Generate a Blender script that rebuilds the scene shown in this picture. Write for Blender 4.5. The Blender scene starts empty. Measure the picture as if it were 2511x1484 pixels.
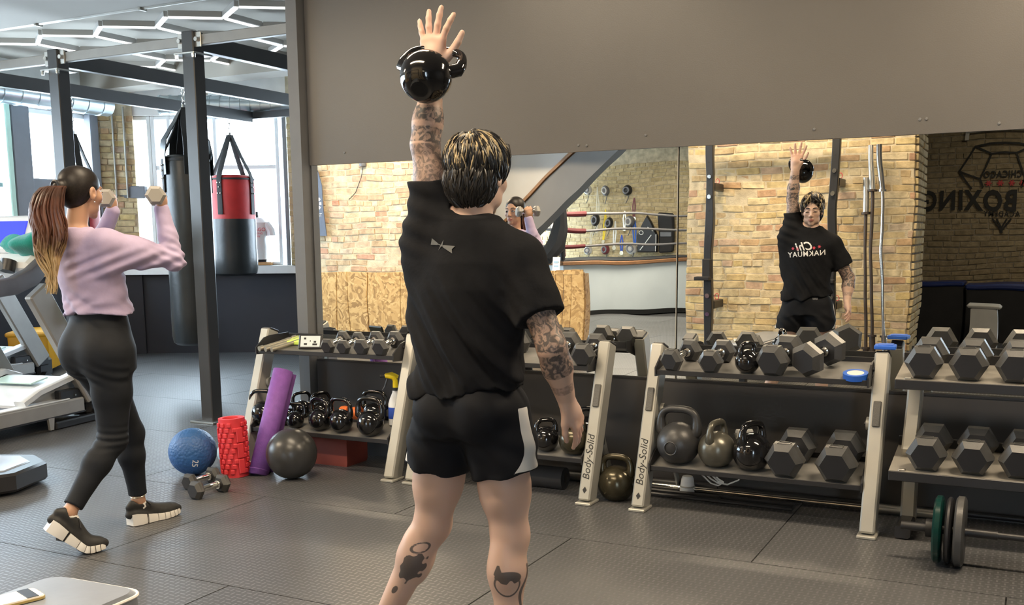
import bpy, bmesh, math, random
import numpy as np
from mathutils import Vector, Matrix, Euler
from mathutils.bvhtree import BVHTree

random.seed(7)
R = math.radians
scene = bpy.context.scene
COL = scene.collection

# ------------------------------------------------------------------ camera
TH, PITCH, ROLL = R(27.2), math.atan(364 / 2500), 0.0096
fwd = Vector((-math.sin(TH) * math.cos(PITCH), math.cos(TH) * math.cos(PITCH), -math.sin(PITCH)))
rgt = Vector((math.cos(TH), math.sin(TH), 0))
upv = rgt.cross(fwd)
r2 = math.cos(ROLL) * rgt - math.sin(ROLL) * upv
u2 = math.cos(ROLL) * upv + math.sin(ROLL) * rgt
cam_d = bpy.data.cameras.new('camera')
cam_d.sensor_width = 36
cam_d.lens = 36 * 2500 / 2511
cam_d.shift_y = (950 - 742) / 2511
cam_d.clip_start = 0.05
cam = bpy.data.objects.new('camera', cam_d)
COL.objects.link(cam)
M = Matrix((r2, u2, -fwd)).transposed().to_4x4()
M.translation = Vector((0, 0, 1.40))
cam.matrix_world = M
scene.camera = cam

# ------------------------------------------------------------------ view and world
vs = scene.view_settings
vs.view_transform = 'Standard'
vs.look = 'None'
vs.exposure = 0.0
vs.gamma = 1.0
vs.use_curve_mapping = False
world = bpy.data.worlds.new('daylight')
scene.world = world
world.use_nodes = True
bg = world.node_tree.nodes['Background']
bg.inputs[0].default_value = (0.70, 0.86, 1.0, 1)
bg.inputs[1].default_value = 20.0


def area(name, loc, rot, sx, sy, power, color, portal=False):
    l = bpy.data.lights.new(name, 'AREA')
    l.shape = 'RECTANGLE'
    l.size, l.size_y = sx, sy
    l.energy = power
    l.color = color
    if portal:
        l.cycles.is_portal = True
    o = bpy.data.objects.new(name, l)
    COL.objects.link(o)
    o.location = loc
    o.rotation_euler = rot
    return o


# daylight portals in the window openings (far storefront, left storefront)
FAR_C = Vector((-9.35, 9.75, 0))          # a point at the foot of the far window wall
FAR_E = Vector((math.cos(TH), math.sin(TH), 0))
FAR_N = Vector((math.sin(TH), -math.cos(TH), 0))   # into the room
c = FAR_C + FAR_E * 1.6 + Vector((0, 0, 2.0)) - FAR_N * 0.12
area('daylight_far', c, Euler((R(90), 0, TH + R(180))), 5.4, 1.85, 1, (1, 1, 1), portal=True)
area('daylight_left', (-10.55, 4.3, 2.0), (0, R(-90), 0), 1.85, 9.4, 1, (1, 1, 1), portal=True)

# ------------------------------------------------------------------ helpers
def nt(mat):
    return mat.node_tree.nodes, mat.node_tree.links


def mat(name, color, rough=0.5, metal=0.0, noise=0.0, nscale=8.0, bump=0.0, bscale=60.0, spec=0.5, emit=None, estr=0.0,
        coat=0.0, color2=None, detail=3.0, sheen=0.0):
    m = bpy.data.materials.new(name)
    m.use_nodes = True
    n, l = nt(m)
    b = n['Principled BSDF']
    b.inputs['Base Color'].default_value = (*color, 1)
    b.inputs['Roughness'].default_value = rough
    b.inputs['Metallic'].default_value = metal
    b.inputs['Specular IOR Level'].default_value = spec
    b.inputs['Coat Weight'].default_value = coat
    b.inputs['Sheen Weight'].default_value = sheen
    if emit:
        b.inputs['Emission Color'].default_value = (*emit, 1)
        b.inputs['Emission Strength'].default_value = estr
    tc = n.new('ShaderNodeTexCoord')
    if noise > 0 or color2:
        nz = n.new('ShaderNodeTexNoise')
        nz.inputs['Scale'].default_value = nscale
        nz.inputs['Detail'].default_value = detail
        l.new(tc.outputs['Object'], nz.inputs['Vector'])
        mx = n.new('ShaderNodeMix')
        mx.data_type = 'RGBA'
        c2 = color2 or tuple(max(0, c * (1 - noise)) for c in color)
        c1 = color if color2 else tuple(min(1, c * (1 + noise)) for c in color)
        mx.inputs[6].default_value = (*c1, 1)
        mx.inputs[7].default_value = (*c2, 1)
        rp = n.new('ShaderNodeMapRange')
        rp.inputs[1].default_value = 0.3
        rp.inputs[2].default_value = 0.7
        l.new(nz.outputs['Fac'], rp.inputs[0])
        l.new(rp.outputs[0], mx.inputs[0])
        l.new(mx.outputs[2], b.inputs['Base Color'])
    if bump > 0:
        nb = n.new('ShaderNodeTexNoise')
        nb.inputs['Scale'].default_value = bscale
        nb.inputs['Detail'].default_value = 2.0
        l.new(tc.outputs['Object'], nb.inputs['Vector'])
        bp = n.new('ShaderNodeBump')
        bp.inputs['Strength'].default_value = bump
        bp.inputs['Distance'].default_value = 0.01
        l.new(nb.outputs['Fac'], bp.inputs['Height'])
        l.new(bp.outputs[0], b.inputs['Normal'])
    return m


class MB:
    """collects shapes, then builds one mesh object"""

    def __init__(self):
        self.v, self.f, self.mi = [], [], []
        self.slot = 0

    def add(self, verts, faces, mtx=None):
        o = len(self.v)
        if mtx is not None:
            verts = [mtx @ Vector(p) for p in verts]
        self.v += [tuple(p) for p in verts]
        self.f += [tuple(i + o for i in f) for f in faces]
        self.mi += [self.slot] * len(faces)
        return self

    def box(self, c, s, rot=None, bev=0.0):
        x, y, z = s[0] / 2, s[1] / 2, s[2] / 2
        mtx = Matrix.Translation(Vector(c)) @ (rot.to_matrix().to_4x4() if isinstance(rot, Euler) else (rot or Matrix.Identity(4)))
        if bev <= 0:
            vv = [(-x, -y, -z), (x, -y, -z), (x, y, -z), (-x, y, -z), (-x, -y, z), (x, -y, z), (x, y, z), (-x, y, z)]
            ff = [(0, 3, 2, 1), (4, 5, 6, 7), (0, 1, 5, 4), (1, 2, 6, 5), (2, 3, 7, 6), (3, 0, 4, 7)]
            return self.add(vv, ff, mtx)
        b = min(bev, x * .98, y * .98, z * .98)
        vv, idx = [], {}
        for sx in (-1, 1):
            for sy in (-1, 1):
                for sz in (-1, 1):
                    for k in range(3):
                        p = [sx * (x - b), sy * (y - b), sz * (z - b)]
                        p[k] = (sx * x, sy * y, sz * z)[k]
                        idx[(sx, sy, sz, k)] = len(vv)
                        vv.append(tuple(p))
        ff = []
        def fix(face):
            a, b_, c_ = [Vector(vv[i]) for i in face[:3]]
            ctr = sum((Vector(vv[i]) for i in face), Vector()) / len(face)
            if (b_ - a).cross(c_ - a).dot(ctr) < 0:
                face = face[::-1]
            ff.append(tuple(face))
        for k in range(3):
            i, j = [q for q in range(3) if q != k]
            for s_ in (-1, 1):
                q = []
                for (a, b_) in ((-1, -1), (1, -1), (1, 1), (-1, 1)):
                    key = [0, 0, 0]
                    key[k], key[i], key[j] = s_, a, b_
                    q.append(idx[(*key, k)])
                fix(q)
        for k in range(3):
            i, j = [q for q in range(3) if q != k]
            for a in (-1, 1):
                for b_ in (-1, 1):
                    key1, key2 = [0, 0, 0], [0, 0, 0]
                    key1[k], key1[i], key1[j] = -1, a, b_
                    key2[k], key2[i], key2[j] = 1, a, b_
                    fix([idx[(*key1, i)], idx[(*key2, i)], idx[(*key2, j)], idx[(*key1, j)]])
        for sx in (-1, 1):
            for sy in (-1, 1):
                for sz in (-1, 1):
                    fix([idx[(sx, sy, sz, 0)], idx[(sx, sy, sz, 1)], idx[(sx, sy, sz, 2)]])
        return self.add(vv, ff, mtx)

    def cyl(self, p0, p1, r0, r1=None, n=16, caps=True):
        r1 = r0 if r1 is None else r1
        p0, p1 = Vector(p0), Vector(p1)
        d = (p1 - p0)
        q = d.to_track_quat('Z', 'Y').to_matrix()
        vv, ff = [], []
        for i in range(n):
            a = 2 * math.pi * i / n
            u = q @ Vector((math.cos(a), math.sin(a), 0))
            vv.append(p0 + u * r0)
            vv.append(p1 + u * r1)
        for i in range(n):
            j = (i + 1) % n
            ff.append((2 * i, 2 * j, 2 * j + 1, 2 * i + 1))
        if caps:
            ff.append(tuple(2 * i for i in reversed(range(n))))
            ff.append(tuple(2 * i + 1 for i in range(n)))
        return self.add(vv, ff)

    def tube(self, path, r, n=10, closed=False, flat=None, up=None):
        """sweep; r number or list; flat=(a,b) half sizes gives a rectangle-ish ellipse section"""
        P = [Vector(p) for p in path]
        m = len(P)
        rr = r if isinstance(r, (list, tuple)) else [r] * m
        T = []
        for i in range(m):
            a = P[(i - 1) % m] if (closed or i > 0) else P[i]
            b = P[(i + 1) % m] if (closed or i < m - 1) else P[i]
            T.append((b - a).normalized())
        nrm = Vector(up) if up else (Vector((0, 0, 1)) if abs(T[0].z) < 0.9 else Vector((1, 0, 0)))
        vv, ff = [], []
        for i in range(m):
            nrm = (nrm - T[i] * nrm.dot(T[i])).normalized()
            bn = T[i].cross(nrm)
            for k in range(n):
                a = 2 * math.pi * (k + .5) / n
                ca, sa = math.cos(a), math.sin(a)
                if flat:
                    e = 0.35
                    ca = math.copysign(abs(ca) ** e, ca) * flat[0]
                    sa = math.copysign(abs(sa) ** e, sa) * flat[1]
                    vv.append(P[i] + (nrm * ca + bn * sa) * rr[i])
                else:
                    vv.append(P[i] + (nrm * ca + bn * sa) * rr[i])
        for i in range(m - (0 if closed else 1)):
            i2 = (i + 1) % m
            for k in range(n):
                k2 = (k + 1) % n
                ff.append((i * n + k, i * n + k2, i2 * n + k2, i2 * n + k))
        if not closed:
            ff.append(tuple(reversed(range(n))))
            ff.append(tuple((m - 1) * n + k for k in range(n)))
        return self.add(vv, ff)

    def lathe(self, prof, n=24, mtx=None):
        """prof: list of (radius, z) bottom to top"""
        vv, ff = [], []
        m = len(prof)
        for (r, z) in prof:
            for k in range(n):
                a = 2 * math.pi * k / n
                vv.append((r * math.cos(a), r * math.sin(a), z))
        for i in range(m - 1):
            for k in range(n):
                k2 = (k + 1) % n
                ff.append((i * n + k, i * n + k2, (i + 1) * n + k2, (i + 1) * n + k))
        if prof[0][0] > 1e-6:
            ff.append(tuple(reversed(range(n))))
        if prof[-1][0] > 1e-6:
            ff.append(tuple((m - 1) * n + k for k in range(n)))
        return self.add(vv, ff, mtx)

    def prism(self, poly, h0, h1, mtx=None, ins=0.0, insd=0.0):
        """poly in XY extruded along Z from h0 to h1; ins = chamfer inset at both ends over depth insd"""
        n = len(poly)
        cx = sum(p[0] for p in poly) / n
        cy = sum(p[1] for p in poly) / n
        lev = [(h0, 0.0), (h1, 0.0)]
        if ins > 0:
            lev = [(h0, ins), (h0 + insd, 0), (h1 - insd, 0), (h1, ins)]
        vv, ff = [], []
        for (z, k) in lev:
            for p in poly:
                vv.append((cx + (p[0] - cx) * (1 - k), cy + (p[1] - cy) * (1 - k), z))
        for i in range(len(lev) - 1):
            for k in range(n):
                k2 = (k + 1) % n
                ff.append((i * n + k, i * n + k2, (i + 1) * n + k2, (i + 1) * n + k))
        ff.append(tuple(reversed(range(n))))
        ff.append(tuple((len(lev) - 1) * n + k for k in range(n)))
        return self.add(vv, ff, mtx)

    def ell(self, c, s, nu=16, nv=10, mtx=None):
        prof = []
        vv, ff = [], []
        c = Vector(c)
        for j in range(nv + 1):
            t = math.pi * j / nv
            for i in range(nu):
                a = 2 * math.pi * i / nu
                vv.append(c + Vector((s[0] * math.sin(t) * math.cos(a), s[1] * math.sin(t) * math.sin(a), -s[2] * math.cos(t))))
        for j in range(nv):
            for i in range(nu):
                i2 = (i + 1) % nu
                ff.append((j * nu + i, j * nu + i2, (j + 1) * nu + i2, (j + 1) * nu + i))
        return self.add(vv, ff, mtx)

    def mesh(self, name, mats, smooth=35):
        me = bpy.data.meshes.new(name)
        me.from_pydata(self.v, [], self.f)
        for m in (mats if isinstance(mats, (list, tuple)) else [mats]):
            me.materials.append(m)
        if any(self.mi):
            me.polygons.foreach_set('material_index', self.mi)
        bm = bmesh.new()
        bm.from_mesh(me)
        bmesh.ops.remove_doubles(bm, verts=bm.verts, dist=1e-6)
        bm.to_mesh(me)
        bm.free()
        if smooth:
            me.polygons.foreach_set('use_smooth', [True] * len(me.polygons))
            me.set_sharp_from_angle(angle=R(smooth))
        me.update()
        return me

    def build(self, name, mats, parent=None, smooth=35, loc=None, rot=None):
        return link(name, self.mesh(name, mats, smooth), parent, loc, rot)


def link(name, me, parent=None, loc=None, rot=None):
    o = bpy.data.objects.new(name, me)
    COL.objects.link(o)
    if parent:
        o.parent = parent
    if loc is not None:
        o.location = loc
    if rot is not None:
        o.rotation_euler = rot
    return o


def tag(o, label=None, cat=None, group=None, kind=None):
    if label: o['label'] = label
    if cat: o['category'] = cat
    if group: o['group'] = group
    if kind: o['kind'] = kind
    return o


def thing(name, label, cat, loc=(0, 0, 0), rotz=0.0, group=None, rot=None):
    o = bpy.data.objects.new(name, None)
    o.empty_display_size = 0.05
    COL.objects.link(o)
    o.location = loc
    o.rotation_euler = rot if rot is not None else (0, 0, rotz)
    return tag(o, label, cat, group)


def copy_tree(o, parent=None):
    c = o.copy()
    COL.objects.link(c)
    c.parent = parent
    for ch in list(o.children):
        copy_tree(ch, c)
    return c


def struct(name, mb, m, parent=None, smooth=0, loc=None, rot=None):
    o = mb.build(name, m, parent, smooth, loc, rot)
    if parent is None:
        o['kind'] = 'structure'
    return o


def rotm(ax, ang):
    return Matrix.Rotation(ang, 4, ax)


def text_mesh(s, size, name, m, ext=0.0008, shear=0.0, align='CENTER', spacing=1.0, bold=0.0):
    cu = bpy.data.curves.new(name, 'FONT')
    cu.body = s
    cu.size = size
    cu.align_x = align
    cu.align_y = 'CENTER'
    cu.extrude = ext
    cu.shear = shear
    cu.space_character = spacing
    cu.offset = bold
    cu.resolution_u = 3
    ob = bpy.data.objects.new(name, cu)
    COL.objects.link(ob)
    dg = bpy.context.evaluated_depsgraph_get()
    me = bpy.data.meshes.new_from_object(ob.evaluated_get(dg))
    bpy.data.objects.remove(ob)
    me.name = name
    me.materials.clear()
    me.materials.append(m)
    return me


# ------------------------------------------------------------------ materials
def floor_mat():
    m = mat('rubber_tile', (0.070, 0.071, 0.074), rough=0.42, noise=0.22, nscale=1.1, spec=0.55)
    n, l = nt(m)
    b = n['Principled BSDF']
    geo = n.new('ShaderNodeNewGeometry')
    sep = n.new('ShaderNodeSeparateXYZ')
    l.new(geo.outputs['Position'], sep.inputs[0])

    def M2(op, a, b_=None, c_=None):
        q = n.new('ShaderNodeMath')
        q.operation = op
        for i, v in enumerate((a, b_, c_)):
            if v is None: continue
            if isinstance(v, (int, float)): q.inputs[i].default_value = v
            else: l.new(v, q.inputs[i])
        return q.outputs[0]
    p = 0.030
    ux, uy = M2('DIVIDE', sep.outputs[0], p), M2('DIVIDE', sep.outputs[1], p)
    par = M2('FLOORED_MODULO', M2('ADD', M2('FLOOR', ux), M2('FLOOR', uy)), 2.0)
    fx = M2('ABSOLUTE', M2('SUBTRACT', M2('FRACT', ux), 0.5))
    fy = M2('ABSOLUTE', M2('SUBTRACT', M2('FRACT', uy), 0.5))
    dx = M2('MULTIPLY', M2('LESS_THAN', fx, 0.42), M2('LESS_THAN', fy, 0.13))
    dy = M2('MULTIPLY', M2('LESS_THAN', fy, 0.42), M2('LESS_THAN', fx, 0.13))
    h = M2('ADD', M2('MULTIPLY', dx, M2('SUBTRACT', 1.0, par)), M2('MULTIPLY', dy, par))
    bp = n.new('ShaderNodeBump')
    bp.inputs['Strength'].default_value = 1.0
    bp.inputs['Distance'].default_value = 0.006
    l.new(h, bp.inputs['Height'])
    src = b.inputs['Base Color'].links[0].from_socket
    mx = n.new('ShaderNodeMix'); mx.data_type = 'RGBA'
    mx.inputs[7].default_value = (0.155, 0.155, 0.158, 1)
    l.new(src, mx.inputs[6])
    l.new(M2('MULTIPLY', h, 0.55), mx.inputs[0])
    l.new(mx.outputs[2], b.inputs['Base Color'])
    l.new(M2('SUBTRACT', 0.46, M2('MULTIPLY', h, 0.16)), b.inputs['Roughness'])
    l.new(bp.outputs[0], b.inputs['Normal'])
    return m


def brick_mat(name, ramp, bump=0.5):
    m = bpy.data.materials.new(name)
    m.use_nodes = True
    n, l = nt(m)
    b = n['Principled BSDF']
    b.inputs['Roughness'].default_value = 0.9
    b.inputs['Specular IOR Level'].default_value = 0.2
    oi = n.new('ShaderNodeObjectInfo')
    ge = n.new('ShaderNodeNewGeometry')
    ad = n.new('ShaderNodeMath'); ad.operation = 'ADD'
    fr = n.new('ShaderNodeMath'); fr.operation = 'FRACT'
    l.new(oi.outputs['Random'], ad.inputs[0])
    l.new(ge.outputs['Random Per Island'], ad.inputs[1])
    l.new(ad.outputs[0], fr.inputs[0])
    cr = n.new('ShaderNodeValToRGB')
    el = cr.color_ramp.elements
    el[0].position, el[0].color = ramp[0][0], (*ramp[0][1], 1)
    el[1].position, el[1].color = ramp[-1][0], (*ramp[-1][1], 1)
    for p_, c_ in ramp[1:-1]:
        e = el.new(p_); e.color = (*c_, 1)
    l.new(fr.outputs[0], cr.inputs[0])
    nz = n.new('ShaderNodeTexNoise')
    nz.inputs['Scale'].default_value = 14
    nz.inputs['Detail'].default_value = 5
    l.new(ge.outputs['Position'], nz.inputs['Vector'])
    mr = n.new('ShaderNodeMapRange')
    mr.inputs[1].default_value, mr.inputs[2].default_value = 0.3, 0.7
    mr.inputs[3].default_value, mr.inputs[4].default_value = 0.72, 1.22
    l.new(nz.outputs['Fac'], mr.inputs[0])
    mx = n.new('ShaderNodeMix'); mx.data_type = 'RGBA'; mx.blend_type = 'MULTIPLY'
    mx.inputs[0].default_value = 1.0
    l.new(cr.outputs[0], mx.inputs[6])
    cb = n.new('ShaderNodeCombineColor')
    for i in range(3): l.new(mr.outputs[0], cb.inputs[i])
    l.new(cb.outputs[0], mx.inputs[7])
    l.new(mx.outputs[2], b.inputs['Base Color'])
    bp = n.new('ShaderNodeBump')
    bp.inputs['Strength'].default_value = bump
    bp.inputs['Distance'].default_value = 0.012
    nz2 = n.new('ShaderNodeTexNoise')
    nz2.inputs['Scale'].default_value = 38
    nz2.inputs['Detail'].default_value = 4
    l.new(ge.outputs['Position'], nz2.inputs['Vector'])
    l.new(nz2.outputs['Fac'], bp.inputs['Height'])
    l.new(bp.outputs[0], b.inputs['Normal'])
    return m


def osb_mat():
    m = bpy.data.materials.new('osb_board')
    m.use_nodes = True
    n, l = nt(m)
    b = n['Principled BSDF']
    b.inputs['Roughness'].default_value = 0.75
    tc = n.new('ShaderNodeTexCoord')
    ns = n.new('ShaderNodeTexNoise'); ns.inputs['Scale'].default_value = 3.5
    l.new(tc.outputs['Object'], ns.inputs['Vector'])
    mp = n.new('ShaderNodeVectorMath'); mp.operation = 'MULTIPLY_ADD'
    l.new(ns.outputs['Color'], mp.inputs[0])
    mp.inputs[1].default_value = (0.5, 0.5, 0.5)
    l.new(tc.outputs['Object'], mp.inputs[2])
    vo = n.new('ShaderNodeTexVoronoi')
    vo.inputs['Scale'].default_value = 26
    l.new(mp.outputs[0], vo.inputs['Vector'])
    cr = n.new('ShaderNodeValToRGB')
    el = cr.color_ramp.elements
    el[0].position, el[0].color = 0.0, (0.30, 0.165, 0.055, 1)
    el[1].position, el[1].color = 1.0, (0.66, 0.43, 0.18, 1)
    e = el.new(0.45); e.color = (0.52, 0.31, 0.11, 1)
    sx = n.new('ShaderNodeSeparateColor')
    l.new(vo.outputs['Color'], sx.inputs[0])
    l.new(sx.outputs[0], cr.inputs[0])
    l.new(cr.outputs[0], b.inputs['Base Color'])
    return m


MT = {}
MT['floor'] = floor_mat()
MT['wall_up'] = mat('painted_wall_taupe', (0.094, 0.087, 0.080), rough=0.38, noise=0.05, nscale=2.0, bump=0.05, bscale=160)
MT['wall_low'] = mat('painted_wall_dark', (0.045, 0.042, 0.040), rough=0.5, noise=0.08, nscale=3.0)
MT['wall_col'] = mat('painted_stud', (0.12, 0.12, 0.118), rough=0.5, noise=0.05)
MT['ceil'] = mat('ceiling_paint', (0.36, 0.335, 0.29), rough=0.85, noise=0.06, nscale=1.2, bump=0.1, bscale=20)
MT['white'] = mat('white_paint', (0.78, 0.78, 0.76), rough=0.5, noise=0.04)
MT['plaster'] = mat('white_plaster', (0.66, 0.65, 0.62), rough=0.8, noise=0.05, nscale=2)
MT['greyplaster'] = mat('grey_plaster', (0.20, 0.20, 0.20), rough=0.8, noise=0.06, nscale=2)
MT['knee'] = mat('dark_navy_wall', (0.022, 0.024, 0.034), rough=0.6, noise=0.1, nscale=2)
MT['winframe'] = mat('window_frame_dark', (0.14, 0.15, 0.17), rough=0.5, noise=0.05)
MT['winlight'] = mat('window_frame_light', (0.72, 0.74, 0.74), rough=0.5, noise=0.03)
MT['mint'] = mat('mint_trim', (0.45, 0.66, 0.56), rough=0.5, noise=0.05)
MT['mortar'] = mat('mortar', (0.54, 0.46, 0.32), rough=0.95, noise=0.25, nscale=9, bump=0.4, bscale=70)
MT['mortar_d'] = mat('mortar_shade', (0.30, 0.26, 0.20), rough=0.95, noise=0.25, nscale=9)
MT['brick'] = brick_mat('common_brick', [(0, (0.52, 0.40, 0.22)), (0.25, (0.60, 0.49, 0.29)), (0.45, (0.46, 0.34, 0.19)), (0.62, (0.62, 0.52, 0.34)), (0.80, (0.56, 0.43, 0.20)), (0.93, (0.47, 0.29, 0.19)), (1, (0.56, 0.47, 0.34))])
MT['brick_pale'] = brick_mat('pale_pink_brick', [(0, (0.50, 0.36, 0.22)), (0.3, (0.60, 0.48, 0.32)), (0.55, (0.48, 0.30, 0.19)), (0.75, (0.62, 0.52, 0.38)), (0.9, (0.50, 0.26, 0.17)), (1, (0.58, 0.47, 0.35))])
MT['brick_tan'] = brick_mat('tan_brick', [(0, (0.46, 0.36, 0.19)), (0.5, (0.56, 0.45, 0.27)), (1, (0.50, 0.40, 0.22))])
MT['osb'] = osb_mat()
MT['black'] = mat('black_powder_coat', (0.016, 0.016, 0.018), rough=0.42, noise=0.1)
MT['blackmatte'] = mat('black_matte', (0.018, 0.018, 0.020), rough=0.8, noise=0.15)
MT['silver'] = mat('silver_powder_coat', (0.37, 0.36, 0.32), rough=0.38, metal=0.35, noise=0.04)
MT['steel'] = mat('brushed_steel', (0.62, 0.61, 0.58), rough=0.28, metal=0.95, noise=0.05)
MT['chrome'] = mat('chrome', (0.80, 0.79, 0.76), rough=0.12, metal=1.0)
MT['hex'] = mat('rubber_hex', (0.055, 0.055, 0.054), rough=0.36, noise=0.18, nscale=12, bump=0.08, bscale=220)
MT['hexface'] = mat('rubber_hex_face', (0.014, 0.014, 0.016), rough=0.55, noise=0.15, nscale=12)
MT['kb_gloss'] = mat('vinyl_black_gloss', (0.006, 0.006, 0.007), rough=0.10, coat=0.4, bump=0.05, bscale=18)
MT['kb_matte'] = mat('kettlebell_matte', (0.028, 0.028, 0.029), rough=0.38, noise=0.1, bump=0.06, bscale=150)
MT['kb_grey'] = mat('kettlebell_grey', (0.11, 0.105, 0.085), rough=0.30, metal=0.5, noise=0.1, bump=0.06, bscale=60)
MT['kb_gold'] = mat('kettlebell_bronze', (0.055, 0.048, 0.030), rough=0.22, metal=0.6, noise=0.15, bump=0.06, bscale=40)
MT['glass'] = mat('window_glass', (1, 1, 1), rough=0.0)
n_, l_ = nt(MT['glass'])
for q in list(n_):
    if q.type != 'OUTPUT_MATERIAL': n_.remove(q)
tr, gl, mxs = n_.new('ShaderNodeBsdfTransparent'), n_.new('ShaderNodeBsdfGlossy'), n_.new('ShaderNodeMixShader')
gl.inputs['Roughness'].default_value = 0.02
mxs.inputs[0].default_value = 0.06
l_.new(tr.outputs[0], mxs.inputs[1]); l_.new(gl.outputs[0], mxs.inputs[2])
l_.new(mxs.outputs[0], [q for q in n_ if q.type == 'OUTPUT_MATERIAL'][0].inputs[0])
MT['mirror'] = mat('mirror_glass', (0.90, 0.905, 0.885), rough=0.0, metal=1.0)
n_, l_ = nt(MT['mirror'])
ge = n_.new('ShaderNodeNewGeometry')
nz = n_.new('ShaderNodeTexNoise'); nz.inputs['Scale'].default_value = 2.4; nz.inputs['Detail'].default_value = 0.5
l_.new(ge.outputs['Position'], nz.inputs['Vector'])
bp = n_.new('ShaderNodeBump'); bp.inputs['Strength'].default_value = 0.10; bp.inputs['Distance'].default_value = 0.012
l_.new(nz.outputs['Fac'], bp.inputs['Height'])
l_.new(bp.outputs[0], n_['Principled BSDF'].inputs['Normal'])

# ------------------------------------------------------------------ room shell
WY = 5.45                      # face of the mirror wall
CEIL = 3.45
XR, YB = 3.2, -9.0             # right wall, far back wall
# floor slab and staggered rubber tiles
fl = struct('floor', MB().box((-3.6, 1.6, -0.06), (15.2, 24.0, 0.08)), MT['blackmatte'])
TX, TY = 1.85, 1.22
tile_me = MB().box((0, 0, -0.011), (TX - 0.006, TY - 0.006, 0.022)).mesh('floor_tile', MT['floor'], 0)
ntile = 0
for j in range(-8, 8):
    y0 = 3.05 + j * TY + TY / 2
    off = -1.886 if j % 2 == 0 else -1.886 + TX * 0.46
    for i in range(-6, 4):
        x0 = off + i * TX + TX / 2
        if x0 < -11.2 or x0 > 4: continue
        if y0 > 12.5: continue
        if y0 < -0.7 and not (-9.5 < x0 < 1): continue
        link('floor_tile', tile_me, fl, (x0, y0, 0))
        ntile += 1

# mirror wall: core, upper cladding, lower cladding
wf = struct('wall_front', MB().box((-0.42, WY + 0.08, CEIL / 2), (7.64, 0.14, CEIL)), MT['wall_low'])
MB().box((-0.575, WY, (1.885 + CEIL) / 2), (7.35 , 0.05, CEIL - 1.885)).build('upper_panel', MT['wall_up'], wf, 0)
MB().box((-0.575, WY, 0.305), (7.35, 0.05, 0.61)).build('lower_panel', MT['wall_low'], wf, 0)
MB().box((-0.575, WY - 0.022, 0.612), (7.35, 0.012, 0.012)).build('mirror_channel', MT['black'], wf, 0)
MB().box((-4.306, WY + 0.03, CEIL / 2), (0.085, 0.24, CEIL)).build('end_stud', MT['wall_col'], wf, 0)
scr = MB().ell((0, 0, 0), (0.008, 0.004, 0.008), 8, 4).mesh('screw_head', MT['wall_col'])
for x in (-3.97, -2.9, -2.35, -2.3, -1.95, -1.05, -0.55, -0.52, -0.2):
    link('screw_head', scr, wf, (x, WY - 0.027, 1.935 + 0.02 * math.sin(x * 9)))

for i, (xa, xb) in enumerate(((-4.25, -1.768), (-1.762, 0.85))):
    mo = thing('wall_mirror', ('wide frameless wall mirror reflecting the ring and the brick wall with boards' if i == 0 else
                               'wall mirror right of the vertical seam reflecting the lifter and the rack'), 'mirror', ((xa + xb) / 2, WY - 0.006, 0.612), group='gym wall mirrors')
    MB().box((0, 0, 0.6365), (xb - xa, 0.006, 1.273)).build('mirror_pane', MT['mirror'], mo, 0)
    MB().box(((xb - xa) / 2 - 0.002, -0.0045, 0.6365), (0.004, 0.003, 1.273)).build('polished_edge', MT['silver'], mo, 0)

# ceiling with a soffit and the beam step
struct('ceiling', MB().box((-3.6, 1.6, CEIL + 0.05), (15.2, 24.0, 0.10)), MT['ceil'])
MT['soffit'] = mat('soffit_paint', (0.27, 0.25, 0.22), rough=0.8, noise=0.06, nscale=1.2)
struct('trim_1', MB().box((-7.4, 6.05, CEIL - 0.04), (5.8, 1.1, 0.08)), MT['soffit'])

# ------------------------------------------------------------------ left storefront (x = -10.4) and far storefront
XL = -10.4


def wall_box(name, p0, p1, z0, z1, th, m, nrm_shift=0.0):
    """upright slab between two floor points"""
    a, b = Vector((p0[0], p0[1], 0)), Vector((p1[0], p1[1], 0))
    d = b - a
    ang = math.atan2(d.y, d.x)
    mid = (a + b) / 2
    mb = MB().box((0, 0, (z0 + z1) / 2), (d.length, th, z1 - z0))
    return struct(name, mb, m, loc=(mid.x, mid.y, 0), rot=(0, 0, ang))


def farp(u, off=0.0):
    p = FAR_C + FAR_E * u + FAR_N * off
    return (p.x, p.y)


wall_box('wall_left_knee', (XL - 0.1, -3.0), (XL - 0.1, 9.4), 0, 1.02, 0.2, MT['knee'])
wall_box('wall_left_header', (XL - 0.1, -3.0), (XL - 0.1, 9.4), 2.95, CEIL, 0.2, MT['white'])
wall_box('trim_2', (XL - 0.06, -3.0), (XL - 0.06, 9.2), 1.02, 1.10, 0.32, MT['white'])
wall_box('wall_far_knee', farp(-1.3, -0.1), farp(5.2, -0.1), 0, 1.0, 0.2, MT['knee'])
wall_box('wall_far_header', farp(-1.3, -0.1), farp(5.2, -0.1), 2.95, CEIL, 0.2, MT['white'])
wall_box('trim_3', farp(-1.0, -0.04), farp(5.2, -0.04), 1.0, 1.10, 0.30, MT['white'])
wall_box('wall_far_return', farp(5.2, 0.2), (-2.6, 5.6), 0, CEIL, 0.1, MT['wall_low'])
wall_box('wall_left_back', (XL - 0.1, -9.2), (XL - 0.1, -3.0), 0, CEIL, 0.2, MT['plaster'])

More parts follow.
